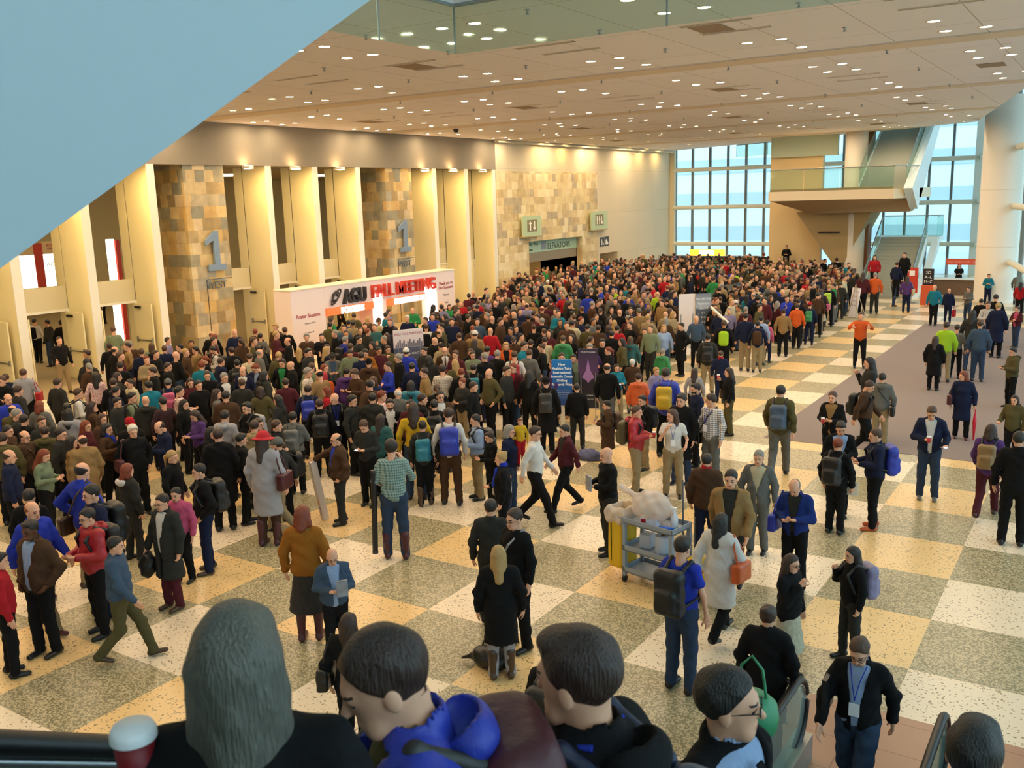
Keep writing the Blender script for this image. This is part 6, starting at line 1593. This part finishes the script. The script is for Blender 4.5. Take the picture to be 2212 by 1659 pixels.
# child carried on an arm
ch = [s for s in SPEC if s['man'] and s['hair'] == 'bg' and s['top'] == 'Jn' and s['leg'] == 'Tj'][0]
q = ch['o'].matrix_basis @ Vector((-.10, .20, .93)); 
o10, j10, HT10 = person(q.x, q.y, q.z, heading(q.x, q.y, 10), .88, 's', 'Sr', 'Sy', 'Tr', 1, 77, fem=False); tag(o10, 'small child in yellow and red held by the person in navy jacket', 'person')
for nm, (V, Q) in (): pass
# green round bag by the person with the bun
q = CAM+ray(1622, 1548)*6.1; gb = MB().lathe([(.001, 0), (.10, .01), (.165, .08), (.18, .16), (.165, .25), (.10, .31), (.001, .33)], n=28).build('round_bag', mat('green_bag', '2f8457', .45)); gb.location = (q[0], q[1], q[2]-.15)
st_ = MB().path([(-.1, 0, .3), (-.07, 0, .5), (0, 0, .58), (.07, 0, .5), (.1, 0, .3)], .01, 6).build('handle', mat('green_bag', '')); st_.parent = gb; tag(gb, 'round green bag beside the person in the black suit', 'bag')
# ================================================================== cleaning cart and its load
cp = fl(1418, 1262); cx, cy = float(cp[0]), float(cp[1]); ang = math.radians(-12); CR = Matrix.Rotation(ang, 3, 'Z'); CP_ = (cx, cy, 0.)
GY = mat('cart_grey', '8f9aa6', .45); YE = mat('cart_yellow', 'dfb71f', .55, bump=.3, scale=12); 
ct = root('cleaning_cart', CP_, 'grey plastic janitor cart with a yellow refuse bag at its left end', 'cart'); ct['_o'] = CP_
def B(a, b, mb=None): return (mb or MB()).box(a, b, CR, CP_)
for nm, z in (('top_tray', .92), ('middle_shelf', .5), ('bottom_shelf', .16)):
    m = B((-.45, -.25, z), (.45, .25, z+.03)); 
    for a, b in (((-.45, -.25, z), (.45, -.23, z+.09)), ((-.45, .23, z), (.45, .25, z+.09)), ((-.45, -.25, z), (-.43, .25, z+.09)), ((.43, -.25, z), (.45, .25, z+.09))): B(a, b, m)
    m.build(nm, GY, ct, bevel=.006)
for sx in (-1, 1):
    for sy in (-1, 1):
        B((sx*.42-.03, sy*.22-.03, .1), (sx*.42+.03, sy*.22+.03, .95)).build('corner_post', GY, ct, bevel=.008)
        v = CR @ Vector((sx*.42, sy*.22, .05))+Vector(CP_); ax = CR @ Vector((.018, 0, 0)); MB().tube(v-ax, v+ax, .05, 16).build('caster', M_BLACK, ct)
h = MB(); hp_ = [CR @ Vector(p)+Vector(CP_) for p in ((-.45, -.22, .98), (-.78, -.2, 1.0), (-.8, 0, 1.0), (-.78, .2, 1.0), (-.45, .22, .98))]; h.path(hp_, .018, 8).build('bag_frame', GY, ct)
def ybag(P):
    Q = (P-np.array(CP_, f32)) @ np.array(CR); return smin(rbox(Q, (-.63, 0, .56), (.15, .19, .40), .06), rbox(Q, (-.63, 0, .3), (.13, .17, .17), .06), .05)+.006*np.sin(34*Q[:, 1])*np.sin(8*Q[:, 2]+1)
V, Q = nets(ybag, (cx-1., cy-.6, .05), (cx+.3, cy+.6, 1.05), .012); me = mesh_np('refuse_bag', [(V-np.array(CP_, f32), Q, 0)], [YE]); yb = bpy.data.objects.new('refuse_bag', me); COL.objects.link(yb); yb.parent = ct; B((-.70, -.203, .25), (-.69, -.19, .93)).build('zip', M_DARK, ct)
CL = glass('plastic_film', 'f0e6de', .45, .2)
def film(P):
    Q = (P-np.array(CP_, f32)) @ np.array(CR); return smin(ell(Q, (-.08, 0, 1.19), (.33, .24, .23)), smin(cap(Q, (-.3, -.02, 1.28), (-.52, -.05, 1.36), .05, .04), cap(Q, (-.52, -.05, 1.36), (-.6, -.06, 1.42), .02, .045), .02), .05)+.014*np.sin(26*Q[:, 0]+3*Q[:, 2])*np.sin(22*Q[:, 1]+19*Q[:, 2])
V, Q = nets(film, (cx-.9, cy-.6, .93), (cx+.5, cy+.6, 1.5), .014); me = mesh_np('plastic_bag', [(V-np.array((cx, cy, .96), f32), Q, 0)], [CL]); fb = bpy.data.objects.new('plastic_bag', me); COL.objects.link(fb); fb.location = (cx, cy, .96); tag(fb, 'big translucent plastic bag of rubbish tied on top of the cleaning cart', 'plastic bag')
def liner(P):
    Q = (P-np.array(CP_, f32)) @ np.array(CR); return np.maximum(rbox(Q, (-.62, 0, .98), (.20, .24, .13), .08)+.016*np.sin(30*Q[:, 0]+8*Q[:, 1])*np.sin(24*Q[:, 2]+17*Q[:, 1]), -rbox(Q, (-.62, 0, 1.1), (.13, .16, .15), .04))
V, Q = nets(liner, (cx-1.1, cy-.6, .8), (cx+.2, cy+.6, 1.2), .014); me = mesh_np('bin_liner', [(V-np.array((cx, cy, .85), f32), Q, 0)], [glass('liner_film', 'efe2d2', .6, .2)]); fb = bpy.data.objects.new('bin_liner', me); COL.objects.link(fb); fb.location = (cx, cy, .85); tag(fb, 'white bin liner folded over the yellow cart bag', 'bin liner')
def local(p): return tuple(CR @ Vector(p)+Vector(CP_))
q = local((.30, .02, .955)); sb = MB().lathe([(.001, 0), (.045, 0), (.048, .02), (.048, .15), (.02, .2), (.018, .23), (.001, .23)], n=18).build('spray_bottle', mat('bottle_white', 'e6e9ee', .35)); sb.location = q
MB().box((-.06, -.015, .23), (.03, .015, .27)).box((-.075, -.008, .245), (-.06, .008, .262)).add([(-.03, -.006, .23), (-.015, -.006, .23), (-.04, -.006, .17), (-.03, .006, .23), (-.015, .006, .23), (-.04, .006, .17)], [(0, 1, 2), (3, 5, 4), (0, 3, 4, 1), (1, 4, 5, 2), (2, 5, 3, 0)]).build('trigger', mat('trigger_white', 'f4f4f4', .4), sb); sb.scale = (1.1, 1.1, 1.1); tag(sb, 'white spray bottle standing on the cart\'s top tray', 'spray bottle')
q = local((-.02, -.14, .955)); bx = MB().box((-.13, -.05, 0), (.13, .05, .12)).build('glove_box', mat('box_blue_white', 'cdd3e6', .5, var=.3, scale=12)); bx.location = q; MB().box((-.06, -.02, .12), (.06, .02, .125)).build('slot', M_DARK).parent = bx; MB().box((-.12, -.0505, .02), (-.04, -.05, .1)).build('print', cloth('r')).parent = bx; tag(bx, 'small printed cardboard box on the cart tray under the plastic bag', 'box')
q = local((.25, -.17, .955)); gl_ = bpy.data.objects.new('rubber_glove', mesh_np('rubber_glove', [nets(lambda P: smin(ell(P, (0, 0, .025), (.09, .05, .03)), cap(P, (.05, 0, .03), (.13, .03, .03), .02), .03), (-.12, -.08, -.02), (.18, .1, .08), .008)+(0,)], [mat('glove_blue', '2a62c8', .4)])); COL.objects.link(gl_); gl_.location = q; tag(gl_, 'crumpled bright blue rubber glove on the cart tray', 'glove')
q = local((.12, 0, .535)); rl = MB().lathe([(.03, 0), (.115, 0), (.118, .01), (.118, .25), (.115, .26), (.035, .26), (.03, 0)], n=28).build('paper_roll', mat('paper_roll', 'c9d3e2', .8)); rl.location = q; MB().lathe([(.029, .001), (.034, .001), (.034, .262), (.029, .262), (.029, .001)], n=20).build('core', mat('cardboard', '9a7b5a', .8)).parent = rl; tag(rl, 'thick pale paper towel roll on the middle shelf of the cart', 'paper roll')
q = local((-.18, .02, .535)); dp = MB().box((-.09, -.1, 0), (.09, .1, .22)).build('towel_pack', mat('pack_pale', 'c3cad6', .6), bevel=.02); dp.location = q; tag(dp, 'pale folded-towel pack beside the roll on the cart', 'towel pack')
a0, a1 = Vector(local((.40, .12, .04))), Vector(local((.30, .22, 1.62))); mp_ = MB().tube(a0, a1, .013, 10).build('mop', mat('mop_handle', '5b5f63', .5)); MB().tube(a0-Vector((.0, 0, .02)), a0+Vector((0, 0, .1)), .07, 14, .03).build('mop_head', mat('mop_white', 'cfc7b8', .9)).parent = mp_; tag(mp_, 'long grey mop handle leaning up from the right end of the cart', 'mop')
a0, a1 = Vector(local((.60, .10, .04))), Vector(local((.56, .16, 1.12))); br_ = MB().tube(a0, a1, .013, 10).build('broom', mat('broom_handle', '3a3c3e', .5)); m_ = MB().box((-.14, -.03, 0), (.14, .03, .14)).build('bristles', mat('bristle', '2c2c2c', .9)); m_.location = a0-Vector((0, 0, .03)); m_.parent = br_; tag(br_, 'short black broom standing behind the right end of the cart', 'broom')
q = local((.72, -.05, 0)); bu = MB().lathe([(.001, .07), (.14, .07), (.18, .42), (.19, .44), (.17, .44), (.135, .1), (.001, .1)], n=24).build('mop_bucket', mat('bucket_yellow', 'e2b412', .4)); bu.location = q
for k in range(4): cst = MB().tube((.12*math.cos(k*PI/2+.7)-.015, .12*math.sin(k*PI/2+.7), .035), (.12*math.cos(k*PI/2+.7)+.015, .12*math.sin(k*PI/2+.7), .035), .035, 12).tube((.12*math.cos(k*PI/2+.7), .12*math.sin(k*PI/2+.7), .035), (.12*math.cos(k*PI/2+.7), .12*math.sin(k*PI/2+.7), .08), .012, 8).build('caster', M_BLACK); cst.parent = bu
wr_ = MB().box((-.1, -.12, .44), (.1, .1, .62)).build('wringer', mat('bucket_yellow', ''), bevel=.02); wr_.parent = bu; tag(bu, 'yellow mop bucket with wringer right of the cleaning cart', 'bucket')
# ------------------------------------------------------------------ tubes, bags on the floor, boxes, umbrella
def near_s(hair, top): return [s for s in SPEC if s['man'] and s['hair'] == hair and s['top'].startswith(top)][0]
s = near_s('Bk', 'Jb/U'); q0_ = fl(703, 1122); q1_ = Vector(s['o'].matrix_basis @ Vector(s['j']['wr'][0]+np.array((0, .06, -.03)))); b0 = Vector((q0_[0], q0_[1], 0.)); top_ = b0+(q1_-b0)*1.0
dxy = (q1_-b0).normalized(); Rb = dxy.to_track_quat('Z', 'Y').to_matrix(); L_ = (q1_-b0).length
tb = MB().prism([(-.075, -.055), (.075, -.055), (0, .08)], 0, L_).build('poster_tube_box', mat('carton_white', 'd6cbbf', .7)); tb.matrix_basis = Matrix.Translation(b0) @ Rb.to_4x4(); tag(tb, 'tall triangular white shipping carton under the hand of the person in brown jacket', 'shipping box')
rr_ = tb.matrix_basis.to_3x3()
text('Fed', .1, mat('print_purple', '3a2d63', .6), (0.045, -.0565, .12), (0, 0, 1), (-1, 0, 0), .001, None, name='print').parent = tb; text('Ex', .1, mat('print_orange', 'd9432a', .6), (.045, -.0565, .32), (0, 0, 1), (-1, 0, 0), .001, None, name='print').parent = tb
text('THIS SIDE UP', .05, mat('print_grey', '777777', .6), (.03, -.0565, .85), (0, 0, 1), (-1, 0, 0), .001, None, name='print').parent = tb
s = near_s('Zk', 'Qq'); M_ = s['o'].matrix_basis; a0, a1 = M_ @ Vector((-.30, -.06, .12)), M_ @ Vector((-.26, -.03, 1.32)); tu = MB().tube(a0, a1, .045, 18).build('poster_tube', mat('tube_black', '151416', .4)); MB().tube(a0-(a1-a0).normalized()*.01, a0+(a1-a0).normalized()*.03, .048, 18).tube(a1-(a1-a0).normalized()*.03, a1+(a1-a0).normalized()*.01, .048, 18).build('end_cap', mat('cap_grey', '3a3a3c', .5)).parent = tu; MB().path([a0.lerp(a1, .9), M_ @ Vector((-.12, .0, 1.47)), M_ @ Vector((-.18, .12, 1.3))], .012, 6).build('strap', M_BLACK).parent = tu; tag(tu, 'long black poster tube hanging from the teal checked shirt', 'poster tube')
p = fl(1272, 992); bag = bpy.data.objects.new('coat_heap', mesh_np('coat_heap', [nets(lambda P: np.maximum(smin(ell(P, (0, 0, .09), (.26, .18, .14)), ell(P, (.15, .06, .07), (.2, .15, .1)), .08)+wob(P, 3, .02), -P[:, 2]), (-.4, -.3, -.02), (.45, .3, .3), .015)+(0,)], [mat('heap_slate', '5a5f80', .9, var=.3, scale=9)])); COL.objects.link(bag); bag.location = (p[0], p[1], 0); tag(bag, 'heap of slate-blue coat and bag on the floor behind the black sweater', 'coat heap')
p = fl(1062, 1440); bag = bpy.data.objects.new('floor_bag', mesh_np('floor_bag', [nets(lambda P: np.maximum(smin(ell(P, (0, 0, .12), (.28, .15, .15)), cap(P, (-.2, 0, .12), (-.42, -.05, .03), .04, .02), .06)+wob(P, 6, .01), -P[:, 2]), (-.5, -.25, -.02), (.36, .25, .33), .013)+(0,)], [cloth('k', 'leather')])); COL.objects.link(bag); bag.location = (p[0], p[1], 0); MB().path([(-.15, 0, .2), (-.1, 0, .32), (.05, .02, .34), (.15, 0, .22)], .012, 6).build('strap', M_BLACK).parent = bag; tag(bag, 'soft black bag slumped on the floor behind the tall boots', 'bag')
s = near_s('br', 'Cn'); j_ = s['j']; a0 = s['o'].matrix_basis @ Vector(j_['wr'][1]+np.array((-.02, .02, -.09))); um = MB().tube(a0, a0-Vector((0, 0, .12)), .012, 8).tube(a0-Vector((0, 0, .12)), a0-Vector((0, 0, .3)), .022, 12, .045).tube(a0-Vector((0, 0, .3)), a0-Vector((0, 0, .78)), .045, 12, .012).build('folded_umbrella', mat('umbrella_red', 'cf2238', .45)); tag(um, 'folded red umbrella hanging from the hand of the person in long navy coat', 'umbrella')
s = [q for q in SPEC if q['man'] and q['hair'] == 'Nw' and q['top'] == 'Jn'][0]; tag(held(s['o'], s['j'], 0, 'bag', 2, 'r'), 'red bag carried by the walker in the navy jacket near the desk', 'bag')
s = near_s('Sk', 'Cd/w'); V, Q = nets(lambda P: ell(P, (0, 0, -.2), (.12, .12, .2))+wob(P, 4, .015), (-.16, -.16, -.45), (.16, .16, .03), .014); t = bpy.data.objects.new('folded_jacket', mesh_np('folded_jacket', [(V, Q, 0)], [cloth('k', 'shell')])); COL.objects.link(t); t.matrix_basis = s['o'].matrix_basis @ Matrix.Translation(Vector(s['j']['wr'][0]+np.array((0, .03, -.05)))); tag(t, 'black bundled jacket hanging from the hand of the dark grey coat', 'jacket')
p = topz(1553, 676, 1.75); tu = MB().tube((p[0]-.3, p[1], 1.95), (p[0]+.35, p[1]-.1, 1.45), .045, 14).build('poster_tube', mat('tube_white', '')); tu2 = MB().tube((p[0]-.31, p[1], 1.958), (p[0]-.28, p[1], 1.935), .048, 14).build('end_cap', GT); tu2.parent = tu; tag(tu, 'white poster tube sticking up slantwise out of the crowd right of the boards', 'poster tube')
